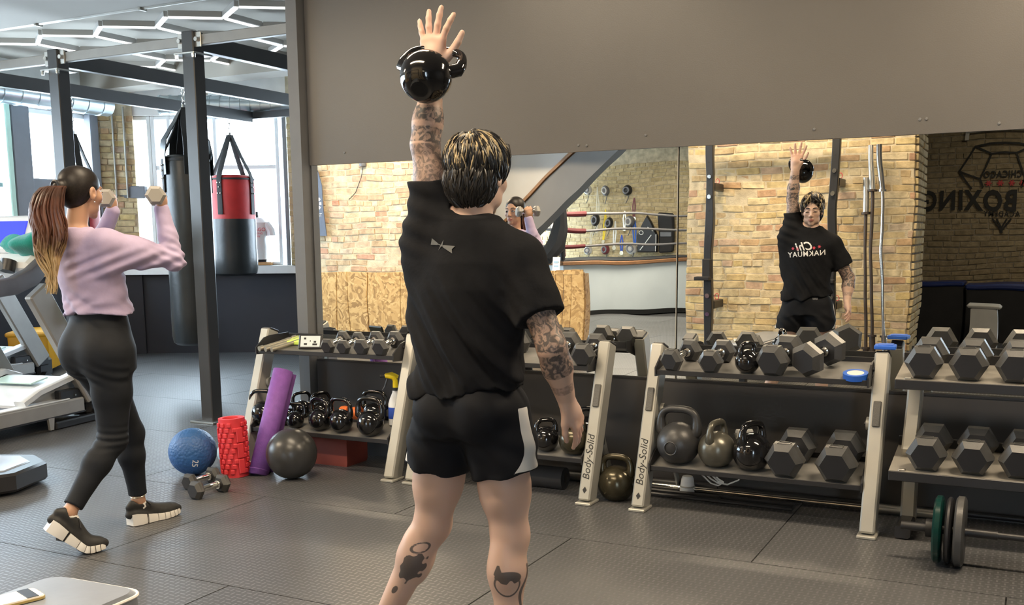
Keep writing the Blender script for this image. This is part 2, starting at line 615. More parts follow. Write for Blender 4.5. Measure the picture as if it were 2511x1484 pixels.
# far window: frames, panes, transom
def window(name, a, b, z0, z1, mull, trans, fw, mt_f, parts_mat=None):
    """a,b floor points; mull = positions along a->b (0..1) of mullions; trans = list of z of transoms"""
    A, B = Vector((a[0], a[1], 0)), Vector((b[0], b[1], 0))
    d = B - A
    L = d.length
    ang = math.atan2(d.y, d.x)
    o = bpy.data.objects.new(name, None)
    COL.objects.link(o)
    o.location = A
    o.rotation_euler = (0, 0, ang)
    o['kind'] = 'structure'
    for z in (z0 + fw / 2, z1 - fw / 2):
        MB().box((L / 2, 0, z), (L, 0.09, fw), bev=0.008).build('window_frame', mt_f, o, 0)
    xs = [fw / 2] + [m_ * L for m_ in mull] + [L - fw / 2]
    for x in xs:
        MB().box((x, 0, (z0 + z1) / 2), (fw, 0.10, z1 - z0), bev=0.008).build('mullion', mt_f, o, 0)
    for i in range(len(xs) - 1):
        zz = [z0] + sorted(trans) + [z1]
        for k in range(len(zz) - 1):
            MB().box(((xs[i] + xs[i + 1]) / 2, 0.01, (zz[k] + zz[k + 1]) / 2), (xs[i + 1] - xs[i] - fw, 0.006, zz[k + 1] - zz[k] - 0.03)).build('pane', MT['glass'], o, 0)
    for z in trans:
        MB().box((L / 2, 0, z), (L, 0.08, 0.05), bev=0.006).build('transom', mt_f, o, 0)
    return o


window('window_1', farp(-1.05, -0.1), farp(-0.60, -0.1), 1.1, 2.95, [], [2.03], 0.05, MT['winlight'])
window('window_2', farp(-0.60, -0.1), farp(0.98, -0.1), 1.1, 2.95, [0.14, 0.50], [2.32], 0.045, MT['winlight'])
window('window_3', farp(1.15, -0.1), farp(4.9, -0.1), 1.1, 2.95, [0.33, 0.66], [2.32], 0.06, MT['winframe'])
ys = [0.4, 2.3, 4.2, 6.1, 7.95, 9.05]
for i in range(5):
    window('window_%d' % (i + 4), (XL - 0.1, ys[i]), (XL - 0.1, ys[i + 1]), 1.1, 2.95, [0.55] if i == 4 else [0.5], [2.06], 0.06, MT['winlight'] if i == 4 else MT['winframe'])
struct('trim_4', MB().box((XL + 0.02, 7.99, 2.0), (0.16, 0.24, 1.9), bev=0.01), MT['winframe'])
struct('trim_5', MB().box((XL + 0.03, 7.83, 2.0), (0.14, 0.07, 1.9), bev=0.01), MT['mint'])
struct('trim_6', MB().box((XL + 0.01, 8.27, 2.06), (0.10, 0.50, 0.17), bev=0.01), MT['winframe'])
struct('trim_7', MB().box((XL + 0.02, 9.03, 2.0), (0.12, 0.12, 1.9), bev=0.01), MT['winframe'])
p = farp(1.07, -0.02)
struct('trim_8', MB().box((p[0], p[1], 2.0), (0.05, 0.10, 1.9), rot=Euler((0, 0, TH)), bev=0.008), MT['winframe'])
p = farp(-0.86, 0.0)
struct('trim_9', MB().box((p[0], p[1], 2.02), (0.36, 0.12, 0.15), rot=Euler((0, 0, TH)), bev=0.008), MT['winframe'])


# ------------------------------------------------------------------ bricks
BRV = []


def brick_meshes(m, n=6, key=''):
    out = []
    for k in range(n):
        rng = random.Random(31 + k + len(key))
        mb = MB().box((0, 0, 0), (1, 1, 1), bev=0.06)
        j = 0.035
        mb.v = [(x + rng.uniform(-j, j), y + rng.uniform(-j, j) * 0.6, z + rng.uniform(-j, j)) for (x, y, z) in mb.v]
        out.append(mb.mesh('brick', m, 0))
    return out


def brick_field(parent, m, x0, x1, z0, z1, fy, course=0.070, blen=0.205, depth=0.05, mortar=0.011, cap=300, mask=None, seed=1, face=-1, order=None, rough=1.0):
    """bricks laid in local XZ, proud face at local y = fy; pieces as parts up to cap, the rest one stuff part"""
    rng = random.Random(seed)
    mes = brick_meshes(m, key=str(seed))
    cells = []
    nz = int((z1 - z0) / course)
    for j in range(nz):
        z = z0 + (j + 0.5) * course
        header = (j % 6 == 5)
        bl = blen * 0.5 if header else blen
        x = x0 - rng.uniform(0, bl)
        while x < x1:
            w = bl * rng.uniform(0.9, 1.08)
            a, b = max(x, x0), min(x + w - mortar, x1)
            x += w
            if b - a < 0.03: continue
            cx = (a + b) / 2
            if mask and not mask(cx, z): continue
            cells.append((cx, z + rng.uniform(-.004, .004) * rough, b - a, course - mortar * rng.uniform(.8, 1.25), rng.uniform(-0.006, 0.008) * rough, rng.uniform(-.018, .018) * rough))
    if order: cells.sort(key=order)
    rest = MB()
    for i, (cx, z, w, h, dy, rz) in enumerate(cells):
        y = fy + face * (dy) - face * depth / 2
        if i < cap:
            o = link('brick', mes[i % len(mes)], parent, (cx, y, z), (0, rz, 0))
            o.scale = (w, depth, h)
        else:
            me_b = MB().box((0, 0, 0), (w, depth, h), bev=0.006)
            rest.add(me_b.v, me_b.f, Matrix.Translation((cx, y, z)) @ rotm('Y', rz))
    if rest.v:
        r_ = rest.build('brickwork', m, parent, 0)
        r_['kind'] = 'stuff'
    return len(cells)


# brick pier at the corner of the two storefronts
struct('wall_corner_base', MB().box((0, 0, 0.5), (0.47, 0.27, 1.0)), MT['knee'], loc=(-10.30, 9.32, 0), rot=(0, 0, R(38)))
pc = struct('wall_corner_pier', MB().box((0, 0, (CEIL + 1) / 2), (0.46, 0.24, CEIL - 1)), MT['mortar'], loc=(-10.30, 9.32, 0), rot=(0, 0, R(38)))
brick_field(pc, MT['brick'], -0.23, 0.23, 1.0, 3.0, -0.135, course=0.075, depth=0.04, seed=5)
for x in (0.0, 0.13):
    MB().cyl((x, -0.15, 1.95), (x, -0.15, 3.05), 0.012, n=8).build('conduit', MT['silver'], pc)
pr_ = struct('wall_far_pier', MB().box((0, 0, (CEIL + 1.1) / 2), (0.3, 0.2, CEIL - 1.1)), MT['mortar'], loc=(*farp(1.28, 0.03), 0), rot=(0, 0, TH))
brick_field(pr_, MT['brick_tan'], -0.15, 0.15, 1.1, 3.0, -0.115, course=0.075, depth=0.03, seed=6)

# ------------------------------------------------------------------ ceiling: duct, conduit, hexagon lights
MT['duct'] = mat('galvanised_duct', (0.52, 0.60, 0.64), rough=0.3, metal=0.85, noise=0.08, nscale=5)


def duct(label, p0, p1, r_, step=0.22):
    p0, p1 = Vector(p0), Vector(p1)
    t = thing('air_duct', label, 'duct', p0)
    d = p1 - p0
    MB().cyl((0, 0, 0), d, r_, n=24).build('duct_pipe', MT['duct'], t)
    k = int(d.length / step)
    mb = MB()
    for i in range(k + 1):
        a = d * (i * step / d.length)
        s = MB().cyl(a - d.normalized() * .009, a + d.normalized() * .009, r_ + 0.008, n=24)
        s.build('seam_ring', MT['duct'], t)
    for i in (0.15, 0.75):
        a = d * i
        MB().box((a.x, a.y, (CEIL - p0.z + r_) / 2), (0.012, 0.02, CEIL - p0.z - r_)).build('hanger_strap', MT['steel'], t)
    return t


duct('spiral air duct running along the left windows near the ceiling', (-10.05, 6.0, 3.03), (-10.05, 9.0, 3.03), 0.13)
duct('pale spiral air duct above the window behind the red bag', (*farp(-0.3, 0.42), 3.02), (*farp(3.4, 0.42), 2.98), 0.11, 0.12)
t = thing('ceiling_conduit', 'long pale conduit pipe fixed along the ceiling edge', 'pipe', (0, 0, 0))
MB().cyl((-10.2, 6.62, 3.39), (-4.6, 6.62, 3.39), 0.032, n=12).build('pipe', MT['silver'], t)
for x in (-9.5, -8.2, -6.9, -5.6):
    MB().box((x, 6.62, 3.40), (0.03, 0.08, 0.10), bev=0.004).build('pipe_clamp', MT['silver'], t)
t = thing('ceiling_vent', 'square slotted ceiling vent near the far window', 'vent', (-8.9, 9.35, CEIL - 0.02), TH)
MB().box((0, 0, 0), (0.6, 0.6, 0.03)).build('vent_frame', MT['white'], t, 0)
for i in range(6):
    MB().box((0, -0.2 + 0.08 * i, -0.02), (0.46, 0.035, 0.012), rot=Euler((R(25), 0, 0))).build('vent_slat', MT['silver'], t, 0)
t = thing('ceiling_beam', 'deep pale ceiling beam crossing above the punching bags', 'beam', (0, 0, 0))
MB().box((-7.4, 9.1, CEIL - 0.12), (6.0, 0.35, 0.24)).build('beam_box', MT['ceil'], t, 0)

MT['led'] = mat('led_tube', (0.9, 0.92, 0.9), rough=0.4, emit=(1.0, 1.0, 0.97), estr=1.3)
MT['alu'] = mat('aluminium_channel', (0.50, 0.49, 0.47), rough=0.35, metal=0.6)
hexl = thing('hexagon_ceiling_light', 'honeycomb grid of white light bars on the ceiling above the rig', 'ceiling light', (-8.46, 6.85, 3.345))
E_, PX_, DY_ = 0.49, 0.80, 0.28


def hexbar(a, b):
    a, b = Vector((a[0], a[1], 0)), Vector((b[0], b[1], 0))
    d = b - a
    L = d.length - 0.03
    ang = math.atan2(d.y, d.x)
    mid = (a + b) / 2
    o = MB().box((0, 0, 0.02), (L, 0.045, 0.05), bev=0.004).build('light_bar', MT['alu'], hexl, 0, mid, (0, 0, ang))
    MB().box((0, 0, -0.012), (L, 0.032, 0.016), bev=0.004).build('diffuser', MT['led'], o, 0)


def zig(row):
    """vertices of one zigzag row; returns lists (near points, far points)"""
    return row * (E_ + DY_)


seen_bars = set()
for row in range(4):
    y0 = row * (E_ + DY_)
    sh = 0 if row % 2 == 0 else PX_ / 2
    for k in range(-1, 4):
        xa = k * PX_ + sh           # near vertex
        hexbar((xa, y0), (xa + PX_ / 2, y0 + DY_))
        hexbar((xa, y0), (xa - PX_ / 2, y0 + DY_))
        if row < 3:
            hexbar((xa + PX_ / 2, y0 + DY_), (xa + PX_ / 2, y0 + DY_ + E_))

# ------------------------------------------------------------------ rig of square posts and beams
MT['rig'] = mat('rig_tube_black', (0.050, 0.051, 0.054), rough=0.32, noise=0.12, nscale=3)
rig = thing('training_rig', 'tall black square-tube rig of posts and beams holding punching bags', 'rig', (-5.72, 5.96, 0))
PS = 0.115


def rig_post(x, y):
    o = MB().box((x, y, 1.475), (PS, PS, 2.95), bev=0.006).build('post', MT['rig'], rig, 0)
    MB().box((x, y, 0.008), (0.24, 0.24, 0.016), bev=0.003).build('foot_plate', MT['steel'], o, 0)
    for sx in (-1, 1):
        MB().box((x + sx * 0.085, y - .03, 2.885), (0.06, 0.012, 0.11), bev=0.003).build('gusset_plate', MT['steel'], o, 0)
        MB().cyl((x + sx * 0.085, y - 0.036, 2.885), (x + sx * 0.085, y - 0.06, 2.885), 0.017, n=8).build('bolt', MT['chrome'], o)
    MB().box((x, y, 2.785), (0.20, 0.20, 0.014), bev=0.003).build('cap_plate', MT['steel'], o, 0)
    for sx in (-1, 1):
        MB().cyl((x + sx * 0.085, y - 0.085, 2.75), (x + sx * 0.085, y - 0.085, 2.78), 0.014, n=8).build('bolt', MT['chrome'], o)


for (x, y) in ((0, 0), (-1.46, 0), (-2.70, -1.0)):
    rig_post(x, y)
MT['rigtop'] = mat('rig_tube_lit', (0.30, 0.29, 0.27), rough=0.4, metal=0.3, noise=0.06)  # front beam paler than the black tubes, its lit face put into the colour
MB().box((-1.15, 0.0, 2.885), (4.9, 0.05, 0.075), bev=0.004).build('cross_beam', MT['rigtop'], rig, 0)
MB().box((0, 1.95, 2.88), (0.075, 3.8, 0.12), bev=0.004).build('beam', MT['rig'], rig, 0)
MB().box((-1.46, 1.95, 2.88), (0.075, 3.8, 0.12), bev=0.004).build('beam', MT['rig'], rig, 0)
MB().box((-2.70, 1.30, 2.86), (0.075, 4.8, 0.12), bev=0.004).build('beam', MT['rig'], rig, 0)
MB().box((-1.35, 3.75, 2.88), (2.7, 0.06, 0.08), bev=0.004).build('cross_beam', MT['rig'], rig, 0)

# ------------------------------------------------------------------ punching bags
MT['bagblack'] = mat('bag_leather_black', (0.022, 0.026, 0.028), rough=0.33, noise=0.2, nscale=5, bump=0.12, bscale=26)
MT['bagred'] = mat('bag_red', (0.50, 0.022, 0.022), rough=0.5, noise=0.15, nscale=6, bump=0.1, bscale=40)
MT['strap'] = mat('strap_black', (0.02, 0.02, 0.021), rough=0.65)


def chain(parent, x, y, z0, z1, r_=0.014):
    n = max(2, int((z1 - z0) / 0.045))
    for i in range(n):
        zc = z0 + (i + .5) * (z1 - z0) / n
        a = Matrix.Translation((x, y, zc)) @ rotm('Z', R(90 * (i % 2)))
        path = [a @ Vector((math.cos(q) * r_, 0, math.sin(q) * (z1 - z0) / n * .62)) for q in [k * math.pi / 5 for k in range(10)]]
        MB().tube(path, 0.0045, n=6, closed=True).build('chain_link', MT['chrome'], parent)


def heavy_bag(label, loc, r_, zb, zt, ztie, zhang, mats_, straps=4, two=None, rot=0.0):
    t = thing('punching_bag', label, 'punching bag', loc, rot, group='hanging punching bags')
    prof = [(0.0, zb), (r_ * .80, zb + .006), (r_ * .95, zb + .03), (r_, zb + .09)]
    for i in range(1, 8):
        prof.append((r_ * (1 + 0.012 * math.sin(i * 2.1)), zb + .09 + (zt - zb - .18) * i / 8))
    prof += [(r_, zt - .08), (r_ * .95, zt - .02), (r_ * .82, zt), (0.0, zt + 0.004)]
    if two:
        zs = two
        lo = [p for p in prof if p[1] < zs - .002] + [(r_, zs)]
        hi = [(r_ * 1.004, zs)] + [p for p in prof if p[1] > zs + .002]
        MB().lathe(lo, 28).build('bag_body', mats_[0], t)
        MB().lathe(hi, 28).build('bag_top', mats_[1], t)
    else:
        MB().lathe(prof, 28).build('bag_body', mats_[0], t)
    MB().lathe([(r_ * 1.012, zt - .055), (r_ * 1.012, zt - .035)], 28).build('rim_seam', MT['strap'], t)
    for k in range(straps):
        a = 2 * math.pi * (k + .5) / straps
        u = Vector((math.cos(a), math.sin(a), 0))
        pts = [u * (r_ + .008) + Vector((0, 0, zt - .45 if two else zt - .34)), u * (r_ + .008) + Vector((0, 0, zt - .04)), u * (r_ * .93) + Vector((0, 0, zt + .03)),
               u * (r_ * .5) + Vector((0, 0, zt + (ztie - zt) * .5)), u * 0.018 + Vector((0, 0, ztie))]
        o = MB().tube(pts, 1.0, n=8, flat=(0.006, 0.032), up=u).build('hanging_strap', MT['strap'], t)
        for (dz, ds) in ((-.09, -.018), (-.09, .018), (-.14, 0), (-.21, -.018), (-.21, .018)):
            side = Vector((-u.y, u.x, 0))
            c_ = u * (r_ + .018) + side * ds + Vector((0, 0, zt + dz))
            MB().ell(c_, (.009, .009, .009), 8, 5).build('rivet', MT['chrome'], o)
    MB().cyl((0, 0, ztie - .02), (0, 0, ztie + .03), .02, n=10).build('swivel', MT['chrome'], t)
    chain(t, 0, 0, ztie + .02, zhang)
    return t


b1 = heavy_bag('long black leather punching bag hanging beside the rig post', (-7.18, 7.32, 0), 0.215, 0.42, 2.20, 2.64, 2.82, (MT['bagblack'],), rot=.3)
for k in range(4):
    a = 2 * math.pi * (k + .5) / 4
    u = Vector((math.cos(a), math.sin(a), 0))
    MB().tube([u * .219 + Vector((0, 0, 2.02)), u * .222 + Vector((0, 0, 2.20)), u * .20 + Vector((0, 0, 2.34)), u * .10 + Vector((0, 0, 2.50)), u * .03 + Vector((0, 0, 2.63))], [1, 1, .95, .75, .35], n=8, flat=(.006, .095), up=u).build('leather_panel', MT['bagblack'], b1)
# upper sleeve of the long bag
b2 = heavy_bag('red and black punching bag hanging in front of the far window', (-8.42, 9.29, 0), 0.255, 1.0, 2.16, 2.62, 2.81, (MT['bagblack'], MT['bagred']), two=1.66, rot=.95)
b3 = heavy_bag('red and black punching bag half hidden behind the left rig post', (-8.42, 7.1, 0), 0.20, 1.0, 1.98, 2.45, 2.80, (MT['bagblack'], MT['bagred']), two=1.45, rot=.4)

# ------------------------------------------------------------------ treadmills
MT['tread_grey'] = mat('treadmill_grey', (0.36, 0.35, 0.33), rough=0.4, metal=0.3, noise=0.05)
MT['tread_light'] = mat('treadmill_silver', (0.66, 0.69, 0.72), rough=0.35, noise=0.04)
MT['tread_belt'] = mat('treadmill_belt', (0.10, 0.10, 0.12), rough=0.45, noise=0.1)
MT['screen_blue'] = mat('screen_blue', (0.02, 0.03, 0.3), rough=0.2, emit=(0.06, 0.08, 0.95), estr=0.9)


def treadmill(label, loc, rotz, towel=True):
    """local: +Y is the running direction, x=0 the right rail, deck to -x"""
    W = 0.82
    t = thing('treadmill', label, 'treadmill', loc, rotz, group='treadmills by the windows')
    MB().box((-W / 2, -1.05, 0.17), (W - .16, 2.0, 0.05), bev=.01).build('running_belt', MT['tread_belt'], t, 0)
    for x in (-0.03, -W + 0.03):
        o = MB().box((x, -0.98, 0.15), (0.10, 2.02, 0.12), bev=.012).build('side_rail', MT['tread_grey'], t, 0)
        MB().box((x, -1.05, 0.214), (0.09, 1.86, 0.012), bev=.004).build('foot_strip', MT['tread_light'], o, 0)
        MB().box((x, -0.98, 0.10), (0.104, 2.02, 0.012)).build('rail_groove', MT['black'], o, 0)
        MB().prism([(-.03, 0), (.03, 0), (.018, -.09), (-.018, -.09)], -.01, .01, Matrix.Translation((x + .045, -0.34, .10)) @ rotm('Z', R(90)) @ rotm('X', R(90))).build('foot_bracket', MT['tread_grey'], o)
    # motor hood: sloping wedge with raised rim
    hood = [(-.52, .215), (-.36, .30), (.05, .36), (.20, .30), (.20, .12), (-.5, .12)]
    MB().prism([(a, b) for a, b in hood], -W + .10, -.10, Matrix(((0, 0, 1, 0), (1, 0, 0, 0), (0, 1, 0, 0), (0, 0, 0, 1)))).build('motor_hood', MT['tread_light'], t)
    MB().box((-W / 2, -.18, .355), (W - .42, .18, .012), rot=Euler((R(9), 0, 0)), bev=.004).build('hood_badge', mat('badge_teal', (.45, .6, .55), .4), t, 0)
    for x in (-.05, -W + .05):
        MB().tube([(x, -.56, .235), (x, -.40, .30), (x, .02, .385), (x, .18, .33)], 1, n=8, flat=(.025, .05), up=(0, 0, 1)).build('hood_rim', MT['tread_light'], t)
        o = MB().box((x + .02 * (1 if x > -.2 else -1), .02, .22), (0.06, .46, .13), bev=.01).build('side_cover', MT['black'], t, 0)
        MB().cyl((x + .05 * (1 if x > -.2 else -1), -.05, .235), (x + .056 * (1 if x > -.2 else -1), -.05, .235), .008, n=8).build('bolt', MT['chrome'], o)
    MB().box((-W / 2, .26, .13), (W - .1, .22, .20), bev=.03).build('front_base', MT['black'], t, 0)
    for x in (-.01, -W + .01):
        MB().box((x, -.02, 0.03), (0.07, .55, .06), bev=.01).build('lift_arm', MT['black'], t, 0)
        MB().cyl((x - .03, .2, .045), (x + .03, .2, .045), .045, n=14).build('wheel', MT['black'], t)
        up = [(x, .16, .20), (x, -.37, 1.06)]
        d = Vector(up[1]) - Vector(up[0])
        ang = math.atan2(-d.y, d.z)
        MB().box((x, (up[0][1] + up[1][1]) / 2, (up[0][2] + up[1][2]) / 2), (.07, .20, d.length), rot=Euler((ang, 0, 0)), bev=.012).build('upright', MT['tread_grey'], t, 0)
        # curved handrail
        h = [(x, -1.0, 1.03), (x, -.78, 1.08), (x, -.58, 1.10), (x, -.40, 1.16), (x, -.26, 1.26), (x, -.17, 1.38)]
        MB().tube(h, [.9, 1.05, 1.15, 1.25, 1.1, .9], n=12, flat=(.055, .035), up=(0, 0, 1)).build('handrail', MT['tread_belt'], t)
    MB().box((-W / 2, -.30, 1.27), (W - .06, .22, .10), rot=Euler((R(35), 0, 0)), bev=.03).build('console_base', MT['tread_light'], t, 0)
    for i in range(2):
        MB().cyl((-W * (.22 + .56 * i), -.45, 1.20), (-W * (.22 + .56 * i), -.42, 1.28), .055, n=16).build('cup_holder', MT['black'], t)
    MB().box((-W / 2, -.36, 1.215), (W - .3, .10, .02), bev=.006).build('control_pad', MT['tread_light'], t, 0)
    s = MB().box((-W / 2, -.25, 1.47), (W - .12, .05, .30), rot=Euler((R(-24), 0, 0)), bev=.03).build('console_head', MT['tread_light'], t, 0)
    MB().box((-W / 2, -.280, 1.475), (W - .30, .012, .20), rot=Euler((R(-24), 0, 0)), bev=.004).build('screen', MT['screen_blue'], s, 0)
    return t


treadmill('grey treadmill with a green towel over its console', (-6.60, 5.46, 0), R(9))
treadmill('second grey treadmill standing behind, nearer the left windows', (-9.02, 6.9, 0), R(9))

# green towel draped over the console and hanging down
MT['towel'] = mat('towel_teal', (0.006, 0.25, 0.21), rough=0.9, noise=0.15, nscale=10, bump=0.3, bscale=90, sheen=.3)
def cloth(fn, nu, nv, name, m, parent=None, thick=0.008):
    vv, ff = [], []
    for j in range(nv + 1):
        for i in range(nu + 1):
            vv.append(fn(i / nu, j / nv))
    for j in range(nv):
        for i in range(nu):
            a = j * (nu + 1) + i
            ff.append((a, a + 1, a + nu + 2, a + nu + 1))
    mb = MB().add(vv, ff)
    o = mb.build(name, m, parent, 60)
    md = o.modifiers.new('thick', 'SOLIDIFY'); md.thickness = thick; md.offset = 0
    return o


tw = thing('towel', 'teal green towel draped over the treadmill console and hanging down', 'towel', (-6.60, 5.28, 1.0), R(9))
def tf(u, v):
    # bulky bunch over the console right side
    a = u * math.pi * 2
    r_ = (0.235 + .035 * math.sin(5 * a + v * 6) + .02 * math.sin(9 * a)) * math.sin(math.pi * (0.02 + .96 * v)) ** .6
    return Vector((-.03 + r_ * math.cos(a) * 1.15, -.02 + r_ * math.sin(a) * .85 + .04 * math.sin(v * 7), .27 + .27 * v + .05 * math.cos(2 * a + 1.0)))
cloth(tf, 40, 18, 'towel_bunch', MT['towel'], tw, .006)
def tf2(u, v):
    return Vector((.02 + .06 * v + .012 * math.sin(v * 9), .02 + .30 * (u - .1) * (1 - .35 * v) + .10 * v, .42 - .62 * v + .02 * math.sin(u * 9)) ) + Vector((.03 * math.sin(u * 11 + v * 2), 0, 0))
cloth(tf2, 20, 24, 'towel_fall', MT['towel'], tw, .008)
# bottle beside the towel
MT['bottle_clear'] = mat('bottle_plastic', (0.55, 0.58, 0.60), rough=0.12, spec=.6)
bo = thing('water_bottle', 'clear capped water bottle lying in the treadmill console', 'bottle', (-6.62, 4.86, 1.24), R(9), rot=(R(70), 0, R(40)))
MB().lathe([(.0, 0), (.034, .002), (.036, .02), (.036, .11), (.014, .15), (.014, .165)], 16).build('bottle_body', MT['bottle_clear'], bo)
MB().cyl((0, 0, .165), (0, 0, .185), .017, n=12).build('cap', MT['white'], bo)

# yellow rolling case and cardboard beside the far wall
MT['yellow'] = mat('yellow_plastic', (0.72, 0.36, 0.02), rough=0.4, noise=0.06)
yc = thing('rolling_tool_case', 'yellow wheeled plastic case standing by the left wall', 'case', (-9.75, 7.55, 0), R(-52))
MB().prism([(-.32, .05), (.32, .05), (.36, .42), (-.36, .42)], -.2, .2, rotm('X', R(90)), ins=.03, insd=.02).build('case_body', MT['yellow'], yc)
MB().box((0, 0, .44), (.76, .44, .05), bev=.015).build('case_lid', MT['yellow'], yc, 0)
for x in (-.18, .20):
    w_ = MB().box((x, -.19, .10), (.13, .06, .16), bev=.02).build('wheel_housing', MT['black'], yc, 0)
    MB().cyl((x, -.22, .05), (x, -.17, .05), .048, n=14).build('wheel', MT['black'], w_)
MB().box((-.22, -.203, .26), (.08, .006, .05)).build('badge', MT['black'], yc, 0)
cb_ = thing('cardboard_box', 'brown board box standing behind the treadmill', 'box', (-9.95, 6.95, 0), R(-40))
MT['card'] = mat('brown_board', (0.34, 0.19, 0.11), rough=.85, noise=.2, nscale=22)
MB().box((0, 0, .42), (.55, .3, .84), bev=.006).build('carton', MT['card'], cb_, 0)
MB().box((0, 0, .845), (.56, .31, .012)).build('carton_lid', MT['card'], cb_, 0)
# low step in the left foreground
MT['vinyl'] = mat('vinyl_pad_grey', (0.24, 0.27, 0.32), rough=0.28, noise=0.08, nscale=6, bump=.04, bscale=30)
MT['vinylblack'] = mat('vinyl_black', (0.02, 0.02, 0.022), rough=0.35, noise=0.1)
st = thing('exercise_step', 'grey-topped black exercise step at the left edge of the floor', 'step', (-5.62, 3.62, 0), R(22))
poly = [(-.55, -.33), (.42, -.33), (.58, -.16), (.58, .16), (.42, .33), (-.55, .33)]
MB().prism(poly, .02, .13, ins=.03, insd=.015).build('step_rim', MT['vinylblack'], st)
MB().prism([(x * .86, y * .80) for x, y in poly], .10, .137, ins=.02, insd=.006).build('step_top', MT['vinyl'], st)

# weight bench in the left foreground
be = thing('weight_bench', 'grey vinyl weight bench in the near left corner', 'bench', (-2.28, 1.30, 0), R(3))
def rr(w, l, r_, n=5):
    out = []
    for (sx, sy, a0) in ((1, 1, 0), (-1, 1, 90), (-1, -1, 180), (1, -1, 270)):
        for k in range(n + 1):
            a = R(a0 + 90 * k / n)
            out.append((sx * (w / 2 - r_) + r_ * math.cos(a), sy * (l / 2 - r_) + r_ * math.sin(a)))
    return out
MB().prism(rr(.33, 1.28, .05), .385, .455, ins=.035, insd=.016).build('bench_pad', MT['vinyl'], be)
MB().prism(rr(.335, 1.285, .05), .372, .40).build('pad_base', MT['vinylblack'], be)
MB().tube([p + (0.44,) for p in rr(.33, 1.28, .05)], .005, n=6, closed=True).build('piping', MT['white'], be)
MB().box((0, 0, .34), (.06, 1.1, .06), bev=.006).build('frame_beam', MT['black'], be, 0)
for y in (-.5, .5):
    MB().box((0, y, .17), (.06, .06, .34), bev=.006).build('leg', MT['black'], be, 0)
    MB().box((0, y, .02), (.36, .06, .04), bev=.006).build('foot', MT['black'], be, 0)
ph = thing('phone_case', 'white and gold phone case lying on the weight bench', 'phone case', (-2.385, 1.70, .4555), R(-18))
MB().prism(rr(.085, .165, .016, 4), 0, .012, ins=.04, insd=.003).build('case_back', MT['white'], ph)
MB().prism(rr(.089, .169, .018, 4), .002, .008).build('gold_edge', mat('gold_trim', (.75, .55, .2), .25, metal=.9), ph)
MB().box((.0, .05, .0125), (.08, .03, .002), bev=.0005).build('dark_band', MT['black'], ph, 0)

# mannequin torso in the window with a shirt
mn = thing('mannequin_torso', 'torso form in a white printed shirt on the far window sill', 'mannequin', (*farp(.66, -.02), 1.10), TH)
mn.scale = (.74, .74, .74)
MT['shirt_w'] = mat('white_cotton', (.80, .82, .83), rough=.9)
MB().box((0, 0, .03), (.52, .18, .05), bev=.006).build('wooden_base', mat('wood_stand', (.45, .25, .10), .5, noise=.15), mn, 0)
MB().cyl((0, 0, .05), (0, 0, .16), .02, n=10).build('stand_pole', MT['steel'], mn)
body_m = Matrix.Diagonal((1, .62, 1, 1))
MB().lathe([(0, .10), (.17, .10), (.18, .30), (.165, .45), (.21, .62), (.215, .72), (.12, .80), (0, .81)], 20, body_m).build('printed_shirt', MT['shirt_w'], mn)
MB().lathe([(0, .06), (.16, .06), (.17, .12), (0, .12)], 20, body_m).build('hip_form', MT['blackmatte'], mn)
for s in (-1, 1):
    MB().tube([(s * .17, 0, .70), (s * .25, 0, .58), (s * .255, 0, .50)], [.075, .075, .08], n=10).build('sleeve', MT['shirt_w'], mn)
MB().cyl((0, 0, .80), (0, 0, .90), .055, .05, n=12).build('neck_cap', MT['blackmatte'], mn)
MT['redprint'] = mat('red_print', (.55, .05, .06), .6)
for k, (s_, sz, z) in enumerate((('CHICAGO', .085, .60), ('THAI BOXING', .045, .535), ('ACADEMY', .045, .485))):
    link('shirt_print', text_mesh(s_, sz, 'shirt_print', MT['redprint']), mn, (0.0, -.132, z), (R(90), 0, 0))
MT['print_w'] = mat('white_print', (0.75, 0.75, 0.75), rough=0.6)
MT['ink'] = mat('black_ink', (0.012, 0.012, 0.012), rough=0.6)

# ------------------------------------------------------------------ two-tier dumbbell racks
LA = math.atan(0.345)


def legp(z, dy=0.0):
    return 4.84 + .345 * z + dy


def basis_m(o, xd, zd):
    xd, zd = Vector(xd).normalized(), Vector(zd).normalized()
    yd = zd.cross(xd)
    m = Matrix((xd, yd, zd)).transposed().to_4x4()
    m.translation = Vector(o)
    return m


UP_F, UP_R = (5.00, .715), (5.31, .775)      # upper tray front/rear (y, z)
LO_F, LO_R = (4.92, .225), (5.23, .285)


